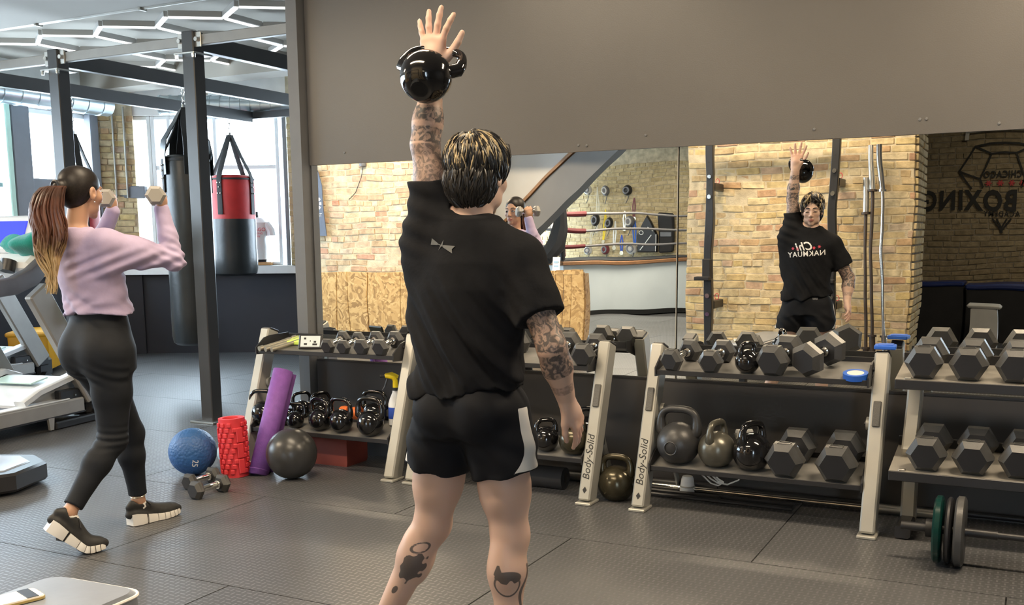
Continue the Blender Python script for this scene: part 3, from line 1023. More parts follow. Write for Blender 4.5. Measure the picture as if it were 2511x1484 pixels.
def two_tier_rack(label, xl, xr, grips, brand, front_y=0.0):
    t = thing('dumbbell_rack', label, 'rack', (xl, 0, 0), group='two-tier dumbbell racks')
    W = xr - xl
    LD = .105
    for x, key in ((0, 'L'), (W, 'R')):
        p0, p1 = Vector((x, legp(0) + .05, 0.01)), Vector((x, legp(.83) + .05, .83))
        d = p1 - p0
        L = d.length
        m = basis_m(p0, (1, 0, 0), d)
        leg = MB()
        prof = [(-.034, -.05), (.034, -.05), (.034, .05), (-.034, .05)]
        lb = MB().box((0, 0, L / 2), (.068, LD, L), bev=.008)
        leg.add(lb.v, lb.f, m)
        lo = leg.build('leg', MT['silver'], t, 0)
        MB().box((x, legp(0) + .05, .008), (.088, .13, .016), bev=.004).build('foot_pad', MT['silver'], lo, 0)
        capm = basis_m(p1, (1, 0, 0), d)
        cpb = MB().box((0, .012, .004), (.064, LD - .02, .014), bev=.004)
        MB().add(cpb.v, cpb.f, capm).build('leg_cap', MT['black'], lo, 0)
        # rear brace
        s = -1 if key == 'R' else 1
        a, b = Vector((x + .042 * s, legp(.50) + .09, .50)), Vector((x + .05 * s, 5.385, .012))
        dd = b - a
        bm_ = basis_m(a, (1, 0, 0), dd)
        bb = MB().box((0, 0, dd.length / 2), (.012, .045, dd.length), bev=.003)
        br = MB().add(bb.v, bb.f, bm_).build('rear_brace', MT['silver'], t, 0)
        MB().cyl((x + .036 * s, legp(.50) + .09, .50), (x + .055 * s, legp(.50) + .09, .50), .032, n=14).build('pivot_plate', MT['silver'], br)
        MB().cyl((x + .055 * s, legp(.50) + .09, .50), (x + .064 * s, legp(.50) + .09, .50), .011, n=8).build('bolt', MT['black'], br)
        nf = m @ Vector((0, -LD / 2 - .0012, .50)) if False else None
        # front face frame
        face = Matrix(((0, -1, 0, 0), (0, 0, 0, 0), (0, 0, 0, 0), (0, 0, 0, 1)))
        u = d.normalized()
        nrm = Vector((0, -u.z, u.y))
        def on_face(h):
            return p0 + u * h + nrm * (LD / 2 + .0008)
        if grips:
            gm = basis_m(on_face(.565), u, nrm)
            gb = MB().box((0, 0, .004), (.125, .036, .010), bev=.004)
            MB().add(gb.v, gb.f, gm).build('grip_insert', mat('grip_grey', (.09, .085, .075), .6, bump=.3, bscale=120), lo, 0)
        if brand and key in brand:
            tm = text_mesh('Body-Solid', .056, 'brand_print', MT['ink'], ext=.0006, shear=.25)
            o = link('brand_print', tm, lo)
            o.matrix_local = basis_m(on_face(.23), u, nrm)
            dm = MB().add(*(lambda q: (q.v, q.f))(MB().prism([(0, -.018), (.012, 0), (0, .018), (-.012, 0)], 0, .001)), basis_m(on_face(.055), (1, 0, 0), nrm))
            dm.build('diamond_mark', MT['ink'], lo, 0)
        # brackets joining trays to the legs
        for (fy, fz), (ry, rz) in ((UP_F, UP_R), (LO_F, LO_R)):
            xi = x + .040 * s
            poly = [(fy - .012, fz - .025), (fy - .012, fz + .02), (fy + .07, fz + .075), (fy + .12, fz + .085), (ry, rz + .03), (ry, rz - .03), (fy + .1, fz - .03)]
            bk = MB().prism(poly, -.004, .004, Matrix(((0, 0, 1, xi), (1, 0, 0, 0), (0, 1, 0, 0), (0, 0, 0, 1)))).build('side_bracket', MT['black'], t, 0)
            for dz in (.0, .035):
                MB().cyl((xi - .004, fy + .10, fz + dz + .015), (xi - .014 * s, fy + .10, fz + dz + .015), .009, n=8).build('bolt', MT['black'], bk)
    MT.setdefault('tray', mat('tray_top_lit', (.16, .155, .145), .55, noise=.2, nscale=9))  # trays are black; light on their tops is put into this paler colour
    for (fy, fz), (ry, rz) in ((UP_F, UP_R), (LO_F, LO_R)):
        ang = math.atan2(rz - fz, ry - fy)
        dl = math.hypot(ry - fy, rz - fz)
        tr_ = MB().box((W / 2, (fy + ry) / 2, (fz + rz) / 2 - .004), (W - .088, dl, .006), rot=Euler((ang, 0, 0))).build('tray', MT['tray'], t, 0)
        MB().box((W / 2, fy, fz - .005), (W - .088, .008, .026), bev=.002).build('front_lip', MT['black'], tr_, 0)
        MB().box((W / 2, ry, rz + .004), (W - .088, .008, .040), bev=.002).build('rear_lip', MT['black'], tr_, 0)
    return t


RA = two_tier_rack('silver two-tier rack at the far left holding small kettlebells and light dumbbells', -4.43, -3.31, False, '')
RB = two_tier_rack('silver two-tier rack directly behind the lifter', -3.162, -2.07, True, 'R')
RC = two_tier_rack('silver two-tier rack holding large kettlebells and mixed dumbbells', -1.77, -.64, True, 'L')


def tray_at(y, lower=False):
    (fy, fz), (ry, rz) = (LO_F, LO_R) if lower else (UP_F, UP_R)
    return fz + (rz - fz) * (y - fy) / (ry - fy)


TILT = math.atan2(UP_R[1] - UP_F[1], UP_R[0] - UP_F[0])

# ------------------------------------------------------------------ hex dumbbells
DBM = {}


def dumbbell(label, loc, r_, rotz=0.0, tilt=0.0, roll=0.0, group=None, hlen=None, handle=None, cat='dumbbell', mats_=None, plate=True):
    """axis along local Y; loc = middle of the two heads' resting line on the surface below"""
    hl = hlen or r_ * 1.05
    ha = handle or .13
    t = thing('hex_dumbbell', label, cat, loc, group=group, rot=Euler((tilt, 0, rotz)))
    key = (round(r_, 4), round(hl, 4), round(ha, 4), round(roll, 2), id(mats_))
    mf, ms = mats_ or (MT['hexface'], MT['hex'])
    if key not in DBM:
        hexp = [(r_ * math.cos(R(60 * k) + roll), r_ * math.sin(R(60 * k) + roll)) for k in range(6)]
        down = max(-p[1] for p in hexp)
        mm = Matrix(((1, 0, 0, 0), (0, 0, 1, 0), (0, 1, 0, down), (0, 0, 0, 1)))
        res = []
        for s in (-1, 1):
            y0, y1 = s * ha / 2, s * (ha / 2 + hl)
            mb = MB()
            lo, hi = min(y0, y1), max(y0, y1)
            n = 6
            lev = [(lo, .70), (lo + hl * .32, 1.0), (hi - hl * .32, 1.0), (hi, .70)]
            vv, ff = [], []
            for (y, k) in lev:
                for p in hexp:
                    vv.append((p[0] * k, y, p[1] * k + down))
            for i in range(3):
                for k in range(n):
                    k2 = (k + 1) % n
                    ff.append((i * n + k, (i + 1) * n + k, (i + 1) * n + k2, i * n + k2))
            mb.add(vv, ff)
            mb.slot = 1
            mb.add([vv[k] for k in range(n)], [tuple(range(n))])
            mb.add([vv[3 * n + k] for k in range(n)], [tuple(reversed(range(n)))])
            res.append(mb.mesh('head', [ms, mf], 0))
        hr = .014 + r_ * .04
        h = MB()
        pts, rad = [], []
        for i in range(9):
            q = -1 + 2 * i / 8
            pts.append((0, q * (ha / 2 + .01), down))
            rad.append(hr * (1 + .22 * (1 - abs(q)) ** 1.0))
        h.tube(pts, rad, n=12)
        h.cyl((0, -ha / 2 - .002, down), (0, -ha / 2 + .010, down), hr * 1.5, n=12)
        h.cyl((0, ha / 2 - .010, down), (0, ha / 2 + .002, down), hr * 1.5, n=12)
        hm = h.mesh('handle', MT['chrome'])
        pm = None
        if plate and r_ > .06:
            pb = MB()
            zt = down + r_ * .866 * 1.0 + .0015
            yc = -(ha / 2 + hl * .5)
            wx, wy = r_ * .60, hl * .28
            for (cx_, cy_, sx_, sy_) in ((0, -wy / 2, wx, .004), (0, wy / 2, wx, .004), (-wx / 2, 0, .004, wy), (wx / 2, 0, .004, wy)):
                pb.box((cx_, yc + cy_, zt), (sx_, sy_, .003))
            pm = pb.mesh('weight_plate_frame', MT['hex'], 0)
        DBM[key] = (res, hm, pm)
    res, hm, pm = DBM[key]
    for q in res: link('head', q, t)
    link('handle', hm, t)
    if pm and abs(roll) < .01: link('number_frame', pm, t)
    return t


def db_tray(label, x, r_, lower=False, rz=0.0, roll=0.0, group=None, yf=None, ha=.12):
    y = (yf or (4.985 if not lower else 4.915)) + r_ * 1.05 + ha / 2
    return dumbbell(label, (x, y, tray_at(y, lower) + .002), r_, rz, TILT, roll, group, handle=ha)


ordn = ['first', 'second', 'third', 'fourth', 'fifth', 'sixth']
for k, (x, r_) in enumerate(((-3.839, .050), (-3.722, .049), (-3.592, .054), (-3.455, .056))):
    db_tray('small black hex dumbbell on the far left rack, %s from its screen device' % ordn[k], x, r_, rz=R(3), group='light hex dumbbells')
# second layer behind
for k, (x, r_, lab) in enumerate(((-2.98, .068, 'black hex dumbbell on the middle rack, left end, hidden by the lifter'), (-2.80, .068, 'black hex dumbbell on the middle rack, second from its left end'),
                                  (-2.62, .070, 'black hex dumbbell on the middle rack beside the lifter torso'), (-2.305, .072, 'black hex dumbbell on the middle rack behind the lifter forearm'), (-2.145, .070, 'black hex dumbbell at the right end of the middle rack'))):
    db_tray(lab, x, r_, group='hex dumbbells on the middle rack')
db_tray('small black hex dumbbell at the left end of the kettlebell rack upper tray', -1.625, .064, rz=R(-14), group='hex dumbbells on the kettlebell rack')
db_tray('small black hex dumbbell on the kettlebell rack left of the upright kettlebell', -1.437, .066, rz=R(-4), group='hex dumbbells on the kettlebell rack')
db_tray('large black hex dumbbell on the kettlebell rack right of the small upright kettlebell', -1.112, .086, rz=R(-12), group='hex dumbbells on the kettlebell rack', ha=.10)
db_tray('large black hex dumbbell lying turned on its edge beside the blue tape roll', -.925, .088, rz=R(-22), roll=R(24), group='hex dumbbells on the kettlebell rack', ha=.10)
db_tray('large black hex dumbbell on the lower tray right of the shiny kettlebell', -1.035, .098, True, group='hex dumbbells on the kettlebell rack', ha=.10, rz=R(-6))
db_tray('large black hex dumbbell at the right end of the lower tray', -.800, .100, True, group='hex dumbbells on the kettlebell rack', ha=.10, rz=R(-2))

# pair on the floor
dumbbell('black hex dumbbell on the floor, nearer of the pair', (-4.04, 4.16, 0), .056, R(-4), handle=.13, group='pair of hex dumbbells on the floor')
dumbbell('black hex dumbbell on the floor, farther of the pair', (-4.235, 4.30, 0), .053, R(1), handle=.13, group='pair of hex dumbbells on the floor')

# ------------------------------------------------------------------ three-tier rack at the right edge
RD = thing('dumbbell_rack', 'dark heavy rack at the right edge holding rows of large hex dumbbells', 'rack', (-.52, 0, 0))
MT['tray_l'] = mat('tray_silver', (.36, .34, .30), .4, metal=.5, noise=.1)
RDT = [((4.93, .745), (5.27, .79)), ((4.84, .335), (5.20, .39))]
for x in (0.03, 1.35):
    MB().tube([(x, 4.90, .035), (x, 5.12, .035)], 1, n=8, flat=(.03, .035), up=(0, 0, 1)).build('foot', MT['black'], RD)
    MB().tube([(x, 5.14, .03), (x, 5.16, .28), (x, 5.06, .40), (x, 5.20, .62), (x, 5.24, .80)], 1, n=8, flat=(.045, .035), up=(0, 1, 0)).build('upright', MT['silver'], RD)
for (fy, fz), (ry, rz) in RDT:
    ang = math.atan2(rz - fz, ry - fy)
    o = MB().box((.69, (fy + ry) / 2, (fz + rz) / 2 - .004), (1.45, math.hypot(ry - fy, rz - fz), .008), rot=Euler((ang, 0, 0))).build('tray', MT['tray_l'], RD, 0)
    MB().box((.69, fy, fz - .022), (1.45, .01, .045), bev=.003).build('front_lip', MT['black'], o, 0)
    MB().box((.69, ry, rz + .02), (1.45, .01, .05), bev=.003).build('rear_lip', MT['black'], o, 0)
    MB().box((.02, fy + .02, fz + .004), (.03, .03, .012), bev=.003).build('tray_bolt', MT['steel'], o, 0)
for row, ((fy, fz), (ry, rz)) in enumerate(RDT):
    ang = math.atan2(rz - fz, ry - fy)
    for k, x in enumerate(((-.432, -.245, -.055, .135, .33, .52), (-.395, -.203, -.014, .18, .375, .57))[row]):
        r_ = .084 if row == 0 else .088
        y = fy + .005 + r_ * 1.05 + .05
        dumbbell('large black hex dumbbell on the right-edge rack, %s tier, %s from the left' % (('upper', 'lower')[row], ordn[k]),
                 (x, y, fz + (rz - fz) * (y - fy) / (ry - fy) + .002), r_, R(-3), ang, handle=.10, group='hex dumbbells on the right-edge rack')

# ------------------------------------------------------------------ kettlebells
KBM = {}


def kettlebell(label, loc, r_, m, rotz=0.0, group=None, hs=1.0, rot=None, name='kettlebell', emblem=False):
    t = thing(name, label, 'kettlebell', loc, rotz, group, rot=rot)
    key = (round(r_, 4), m.name, hs)
    if key not in KBM:
        prof = []
        for i in range(21):
            a = math.pi * (i / 20)
            z = -math.cos(a)
            rad = math.sin(a)
            if z < -.86:
                rad = min(rad + .0, .51) if z > -.90 else rad
                z = max(z, -.88)
            prof.append((rad * r_, (z + .88) * r_))
        body = MB().lathe(prof, 32).mesh('bell', m)
        zc = .88 * r_
        hw, hh = .78 * r_ * hs, .86 * r_ * hs
        pts, rad = [], []
        for i in range(33):
            q = -1 + 2 * i / 32
            a = q * math.pi * .5
            x = hw * math.copysign(abs(math.sin(a)) ** .62, math.sin(a)) * (1.0 + .06 * math.cos(a))
            z = zc + r_ * .62 + hh * abs(math.cos(a)) ** .62
            pts.append((x, 0, z))
            rad.append(r_ * (.175 + .085 * max(0, (abs(q) - .62) / .38) ** 2))
        pts = [(-r_ * .50, 0, zc + r_ * .22)] + pts + [(r_ * .50, 0, zc + r_ * .22)]
        rad = [r_ * .26] + rad + [r_ * .26]
        handle = MB().tube(pts, rad, n=12, up=(0, 1, 0)).mesh('handle', m, 60)
        KBM[key] = (body, handle)
    b_, h_ = KBM[key]
    link('bell', b_, t)
    link('handle', h_, t)
    if emblem:
        MB().tube([(.30 * r_ * math.cos(a), -r_ * .985 + .0 * a, .80 * r_ + .30 * r_ * math.sin(a)) for a in [k * math.pi / 10 for k in range(20)]], .0035, n=6, closed=True).build('raised_ring', m, t)
    return t


kb_t = lambda y: tray_at(y, True) + .002
G1 = 'kettlebells on the far left rack'
for lab, x, y, r_, rz in (('black glossy kettlebell at the left end of the far left rack, behind the purple mat', -4.36, 5.00, .078, 10),
                          ('tiny black kettlebell just right of the purple mat', -4.20, 5.02, .050, 55), ('small black kettlebell second right of the purple mat', -4.095, 4.985, .056, 30),
                          ('medium black kettlebell in the middle of the far left rack', -3.905, 4.99, .070, -12), ('medium black kettlebell left of the spray bottle, orange item behind its handle', -3.745, 4.99, .074, -8),
                          ('black kettlebell at the right end of the far left rack', -3.52, 4.98, .082, -4),
                          ('black kettlebell standing at the back of the far left rack near its right end', -3.605, 5.15, .075, 0), ('small black kettlebell turned sideways at the back of the far left rack', -4.02, 5.15, .062, 75),
                          ('black kettlebell at the back left of the far left rack', -4.18, 5.16, .058, 70)):
    kettlebell(lab, (x, y, kb_t(y)), r_, MT['kb_gloss'], R(rz), G1, hs=1.42)
kettlebell('glossy black kettlebell on the middle rack left of the lifter hand', (-2.362, 5.0, kb_t(5.0)), .072, MT['kb_gloss'], R(48), 'kettlebells on the middle rack')
kettlebell('bronze black kettlebell on the middle rack below the lifter hand', (-2.19, 4.99, kb_t(4.99)), .082, MT['kb_gold'], R(60), 'kettlebells on the middle rack')
kettlebell('black kettlebell half hidden behind the one below the lifter hand', (-2.17, 5.16, kb_t(5.16)), .080, MT['kb_gloss'], R(5), 'kettlebells on the middle rack')
kettlebell('worn bronze kettlebell on the floor between two racks', (-1.958, 5.03, 0), .100, MT['kb_gold'], R(4))
kettlebell('large matte black kettlebell with a wide handle at the left of the lower tray', (-1.607, 5.01, kb_t(5.01)), .112, MT['kb_matte'], R(-4), emblem=True, hs=1.14)
kettlebell('grey iron kettlebell turned sideways on the lower tray', (-1.405, 5.01, kb_t(5.01)), .095, MT['kb_grey'], R(78))
kettlebell('shiny black kettlebell turned sideways on the lower tray', (-1.225, 5.01, kb_t(5.01)), .098, MT['kb_gloss'], R(66))
kettlebell('small shiny black kettlebell standing between dumbbells on the upper tray', (-1.268, 5.05, tray_at(5.05) + .002), .062, MT['kb_gloss'], R(62))

# ------------------------------------------------------------------ small things on the racks
MT['brass'] = mat('pale_metal', (.72, .66, .52), .28, metal=.85)
for k, x in enumerate((-4.335, -4.285, -4.235)):
    t = thing('dumbbell_bar', 'short pale metal dumbbell bar on the far left rack, %s from the leg' % ordn[k], 'bar', (x, 5.02, tray_at(5.02) + .018), R(-18), 'short metal bars on the far left rack', rot=Euler((TILT, 0, R(-18))))
    MB().cyl((0, -.03, 0), (0, .20, 0), .012, n=12).build('shaft', MT['brass'], t)
    for y in (-.05, .20):
        MB().cyl((0, y, 0), (0, y + .03, 0), .017, n=12).build('sleeve', MT['brass'], t)
MT['lime'] = mat('lime_board', (.62, .80, .14), .45)
t = thing('lime_box', 'flat lime green box lying behind the metal bars', 'box', (-4.165, 5.19, tray_at(5.19) + .004), R(4), rot=Euler((TILT, 0, R(4))))
MB().box((0, 0, .012), (.19, .13, .024), bev=.004).build('box_shell', MT['lime'], t, 0)
MB().box((0, 0, .0245), (.15, .09, .001)).build('box_lid', MT['lime'], t, 0)
t = thing('timer_device', 'small black-cased device with a pale screen propped on the far left rack', 'device', (-4.015, 5.06, tray_at(5.06) + .004), R(26), rot=Euler((R(-22), 0, R(20))))
MB().box((0, 0, .047), (.155, .016, .094), bev=.006).build('device_case', MT['black'], t, 0)
MT['lcd'] = mat('lcd_pale', (.55, .60, .58), .2, emit=(.55, .62, .60), estr=.25)
s = MB().box((0, -.0085, .048), (.125, .002, .070)).build('screen', MT['lcd'], t, 0)
for (x, z, w) in ((-.035, .066, .014), (.03, .045, .016), (.0, .05, .004), (-.03, .03, .02), (.03, .028, .03)):
    MB().box((x, -.0098, z), (w, .001, .012)).build('screen_mark', MT['ink'], s, 0)

# spray bottle
t = thing('spray_bottle', 'white spray bottle with a yellow trigger head behind the kettlebells', 'spray bottle', (-3.46, 5.17, kb_t(5.17)), R(35))
MT['bottle_w'] = mat('white_plastic', (.80, .80, .78), .35)
MT['label_b'] = mat('blue_label', (.03, .08, .42), .5)
MB().lathe([(0, 0), (.040, 0), (.042, .02), (.042, .13), (.034, .16), (.018, .20), (.017, .215)], 20, Matrix.Diagonal((1.1, .8, 1, 1))).build('bottle_body', MT['bottle_w'], t)
MB().lathe([(.0428, .04), (.0428, .11)], 20, Matrix.Diagonal((1.1, .8, 1, 1))).build('label_band', MT['label_b'], t)
MT['yel2'] = mat('trigger_yellow', (.85, .62, .01), .4)
MB().cyl((0, 0, .213), (0, 0, .232), .021, n=14).build('collar', MT['black'], t)
MB().tube([(0, 0, .23), (0, 0, .275), (-.012, 0, .298), (-.05, 0, .305), (-.062, 0, .302)], [.017, .016, .020, .016, .012], n=10).build('trigger_head', MT['yel2'], t)
MB().tube([(.018, 0, .296), (-.02, 0, .312), (-.06, 0, .31)], [.012, .016, .010], n=10).build('head_top', MT['yel2'], t)
MB().cyl((-.06, 0, .304), (-.092, 0, .303), .009, n=10).build('nozzle', MT['black'], t)
MB().tube([(-.045, 0, .292), (-.055, 0, .262), (-.064, 0, .235), (-.078, 0, .215)], .006, n=8).build('trigger', MT['black'], t)

# orange rubber item and red bin
t = thing('rubber_weight', 'small orange rubber weight behind a kettlebell handle', 'weight', (-3.80, 5.17, kb_t(5.17)))
MT['orange'] = mat('orange_rubber', (.70, .16, .03), .5)
for sx in (-1, 1): MB().lathe([(0, 0), (.038, .004), (.042, .03), (.038, .058), (0, .062)], 14, Matrix.Translation((sx * .045, 0, .05)) @ rotm('Y', R(90)) @ Matrix.Translation((0, 0, -.03))).build('end_disc', MT['orange'], t)
MB().cyl((-.05, 0, .05), (.05, 0, .05), .015, n=10).build('grip', MT['orange'], t)
t = thing('storage_bin', 'dull red plastic bin on the floor under the far left rack', 'bin', (-3.93, 5.17, 0))
MT['binred'] = mat('bin_red', (.22, .045, .03), .55)
MB().prism([(-.17, -.11), (.17, -.11), (.17, .11), (-.17, .11)], 0.0, .20, ins=.04, insd=.02).build('bin_body', MT['binred'], t)
MB().box((0, 0, .195), (.37, .25, .02), bev=.006).build('bin_rim', MT['binred'], t, 0)

# blue tape roll and blue pad strip
MT['tape'] = mat('tape_blue', (.015, .10, .48), .5)
t = thing('tape_roll', 'roll of blue masking tape lying on the upper tray', 'tape', (-.745, 5.04, tray_at(5.04) + .003), rot=Euler((TILT, 0, 0)))
MB().lathe([(.040, 0), (.058, 0), (.058, .028), (.040, .028), (.040, 0)], 28).build('tape_ring', MT['tape'], t)
MB().lathe([(.0375, .001), (.0395, .001), (.0395, .027), (.0375, .027), (.0375, .001)], 28).build('cardboard_core', MT['white'], t)
t = thing('tape_strip', 'folded blue tape resting on top of the rack leg', 'tape', (-.632, 5.175, .858), R(4))
MB().box((0, 0, .010), (.10, .10, .020), bev=.004).build('tape_fold', MT['tape'], t, 0)
MB().box((.002, 0, .0215), (.07, .08, .003)).build('tape_flap', MT['tape'], t, 0)

# white roller behind the lower kettlebells, and cable things under racks
t = thing('foam_grip', 'small white roller behind the shiny kettlebell', 'roller', (-1.32, 5.19, kb_t(5.19) + .10), R(30))
MB().cyl((-.03, 0, 0), (.05, 0, 0), .030, n=16).build('roller_core', MT['white'], t)
MB().cyl((-.045, 0, 0), (.065, 0, 0), .010, n=10).build('roller_axle', MT['steel'], t)
MB().box((-.0, 0, -.07), (.02, .02, .08)).build('roller_stand', MT['black'], t, 0)
t = thing('power_adapter', 'white plug adapter lying on the floor behind the rack leg', 'adapter', (-1.655, 5.33, 0))
MB().lathe([(0, 0), (.038, 0), (.042, .015), (.034, .08), (.028, .095), (0, .096)], 16).build('adapter_body', MT['white'], t)
MB().lathe([(.041, .035), (.043, .038), (.040, .043)], 16).build('adapter_ring', MT['silver'], t)
t = thing('cable_bundle', 'loop of white cable hanging under the lower tray', 'cable', (-1.53, 5.25, 0))
for k in range(4):
    MB().tube([(-.02 + .0 * k, 0, .19 - .02 * k), (.03, .0, .16 - .024 * k), (.07, 0, .115 - .012 * k), (.10, 0, .10)], .0045, n=6).build('cable_strand', MT['white'], t)
MB().tube([(.06, 0, .095), (.12, 0, .09), (.18, 0, .12), (.21, 0, .19)], .0045, n=6).build('cable_strand', MT['white'], t)
t = thing('foam_roller', 'black foam roller lying under the middle rack', 'foam roller', (-2.46, 5.12, .062), R(90))
MB().cyl((0, -.16, 0), (0, .16, 0), .062, n=24).build('roller_core', MT['blackmatte'], t)
MB().cyl((0, -.162, 0), (0, .162, 0), .03, n=16).build('roller_bore', MT['black'], t)
for k, (y, z, x0, x1) in enumerate(((5.335, .025, -2.5, -.3), (5.39, .03, -1.9, .5))):
    t = thing('barbell', ('long steel barbell lying on the floor along the wall behind the racks' if k == 0 else 'darker barbell on the floor against the wall at the right'), 'barbell', (0, y, z))
    MB().cyl((x0, 0, 0), (x1, 0, 0), .0145, n=12).build('shaft', MT['chrome'] if k == 0 else MT['black'], t)
    for x, s in ((x0, 1), (x1, -1)):
        MB().cyl((x, 0, 0), (x + .4 * s, 0, 0), .025, n=14).build('sleeve', MT['steel'] if k == 0 else MT['black'], t)
t = thing('folded_stand', 'flat black metal frame lying on the floor under the kettlebell rack', 'frame', (-1.45, 5.2, .016))
MB().tube([(-.40, .05, 0), (.40, .05, 0), (.40, -.03, 0), (-.40, -.03, 0)], .012, n=8, closed=True).build('frame_tube', MT['black'], t)
MB().tube([(0, .05, 0), (0, -.03, 0)], .010, n=8).build('cross_tube', MT['black'], t)

# ------------------------------------------------------------------ balls, roller, mat
def ball_mat(name, col, rough):
    m = mat(name, col, rough, noise=.08)
    n, l = nt(m)
    tc = n.new('ShaderNodeTexCoord')
    vo = n.new('ShaderNodeTexVoronoi'); vo.inputs['Scale'].default_value = 62
    l.new(tc.outputs['Object'], vo.inputs['Vector'])
    bp = n.new('ShaderNodeBump'); bp.inputs['Strength'].default_value = .55; bp.inputs['Distance'].default_value = .006; bp.invert = True
    l.new(vo.outputs['Distance'], bp.inputs['Height'])
    l.new(bp.outputs[0], n['Principled BSDF'].inputs['Normal'])
    return m


t = thing('slam_ball', 'textured blue slam ball on the floor marked 25', 'ball', (-4.50, 4.51, .1425))
MB().ell((0, 0, 0), (.1425, .1425, .1425), 40, 24).build('ball_shell', ball_mat('ball_blue', (.025, .10, .28), .5), t)
nrm = Vector((.70, -.62, -.34)).normalized()
o = link('weight_number', text_mesh('25', .05, 'weight_number', MT['print_w'], ext=.0012), t)
o.matrix_local = basis_m(nrm * .1425, Vector((-.35, .1, -.9)) - nrm * nrm.dot(Vector((-.35, .1, -.9))), nrm)
t = thing('medicine_ball', 'smooth dark grey medicine ball on the floor before the far left rack', 'ball', (-3.885, 4.685, .1505))
MB().ell((0, 0, 0), (.1505, .1505, .1505), 40, 24).build('ball_shell', mat('ball_grey', (.034, .034, .034), .32, noise=.1), t)
for a in (0.4, 1.1):
    MB().tube([(.1508 * math.cos(q) * math.cos(a), .1508 * math.cos(q) * math.sin(a), .1508 * math.sin(q)) for q in [k * math.pi / 20 for k in range(40)]], .0008, n=5, closed=True).build('seam', MT['black'], t)
t = thing('massage_ball', 'pale blue ball almost hidden behind the blue slam ball', 'ball', (-4.50, 4.82, .075))
MB().ell((0, 0, 0), (.075, .075, .075), 24, 14).build('ball_shell', mat('ball_pale', (.42, .56, .62), .5), t)
MB().tube([(.0755 * math.cos(q), 0, .0755 * math.sin(q)) for q in [k * math.pi / 12 for k in range(24)]], .001, n=5, closed=True).build('seam', MT['white'], t)

# red foam roller with moulded blocks
t = thing('grid_foam_roller', 'red textured foam roller standing upright on the floor', 'foam roller', (-4.245, 4.60, 0), rot=Euler((R(1), R(-2), 0)))
MT['redfoam'] = mat('red_foam', (.62, .035, .045), .5, noise=.06)
RRH, RRR = .355, .078
MB().lathe([(.055, 0), (RRR, 0), (RRR, RRH), (.055, RRH), (.052, RRH - .01), (.052, .01), (.055, 0)], 28).build('roller_core', MT['redfoam'], t)
blk = MB().box((0, 0, 0), (.012, .026, .027), bev=.004).mesh('foam_block', MT['redfoam'], 0)
blk2 = MB().box((0, 0, 0), (.012, .040, .090), bev=.004).mesh('foam_block', MT['redfoam'], 0)
nr = 10
for j in range(nr):
    for k in range(12):
        a = 2 * math.pi * (k + .33 * (j % 3)) / 12
        if k % 4 == 3:
            if j % 3 != 1: continue
            link('foam_block', blk2, t, ((RRR + .004) * math.cos(a), (RRR + .004) * math.sin(a), .02 + (j + .5) * (RRH - .04) / nr), (0, 0, a))
            continue
        link('foam_block', blk, t, ((RRR + .004) * math.cos(a), (RRR + .004) * math.sin(a), .02 + (j + .5) * (RRH - .04) / nr), (0, 0, a))

# purple mat rolled, leaning on the rack
MT['purple'] = mat('mat_purple', (.20, .075, .33), .7, noise=.10, nscale=30, bump=.15, bscale=120)
p0, p1 = Vector((-4.135, 4.665, .0)), Vector((-4.135, 4.935, .605))
d = p1 - p0
t = thing('yoga_mat', 'rolled purple exercise mat leaning against the far left rack', 'mat', p0)
mm = basis_m((0, 0, 0), (1, 0, 0), d)
vv, ff = [], []
N, turns = 120, 3.2
prof = []
for i in range(N + 1):
    q = i / N
    a = q * turns * 2 * math.pi
    r_ = .022 + .040 * q
    prof.append((r_ * math.cos(a), r_ * math.sin(a)))
prof.append((prof[-1][0] + .014, prof[-1][1] + .035))
inner = [(x * (1 - .10), y * (1 - .10)) for x, y in prof]
L = d.length
for (x, y) in prof: vv += [(x, y, 0), (x, y, L)]
for i in range(len(prof) - 1): ff.append((2 * i, 2 * i + 2, 2 * i + 3, 2 * i + 1))
mo = MB().add(vv, ff, mm).build('mat_roll', MT['purple'], t, 60)
md = mo.modifiers.new('thick', 'SOLIDIFY'); md.thickness = .006; md.offset = 0
MB().add(*(lambda q: (q.v, q.f))(MB().cyl((0, 0, .03), (0, 0, .034), .0645, n=24, caps=False)), mm).build('edge_band', MT['purple'], t)

# loaded barbell on the floor at the right
MT['plate_g'] = mat('plate_rubber_green', (.003, .028, .024), .2)
t = thing('loaded_barbell', 'barbell on the floor with black and green plates at its left end', 'barbell', (-.335, 4.60, .1515))
MB().cyl((-.13, 0, 0), (.25, 0, 0), .019, n=14).build('sleeve', MT['black'], t)
MB().cyl((-.03, 0, 0), (-.0, 0, 0), .040, n=14).build('collar', MT['black'], t)
MB().cyl((.22, 0, 0), (2.3, 0, 0), .0145, n=12).build('shaft', MT['black'], t)
for (x, r_, th, m) in ((.02, .145, .035, MT['plate_g']), (.062, .143, .025, MT['black']), (.105, .150, .04, MT['hex'])):
    MB().lathe([(.03, -th / 2), (.06, -th / 2), (.075, -th / 2 + .006), (r_ - .03, -th / 2 + .006), (r_ - .012, -th / 2), (r_, -th / 2 + .008), (r_, th / 2 - .008), (r_ - .012, th / 2), (.03, th / 2)], 40, Matrix.Translation((x, 0, 0)) @ rotm('Y', R(90))).build('weight_plate', m, t)

# ------------------------------------------------------------------ brick wall beside the photographer (seen in the mirror)
PY = 0.55
pier = struct('wall_back_pier', MB().box((-2.17, PY - .230, CEIL / 2), (2.18, .45, CEIL)), MT['mortar'])
vis = lambda c: 0 if .35 < c[1] < 2.4 else 1
brick_field(pier, MT['brick'], -3.26, -1.07, .30, 2.55, PY, course=.0715, blen=.215, seed=11, face=1, order=vis, cap=300)
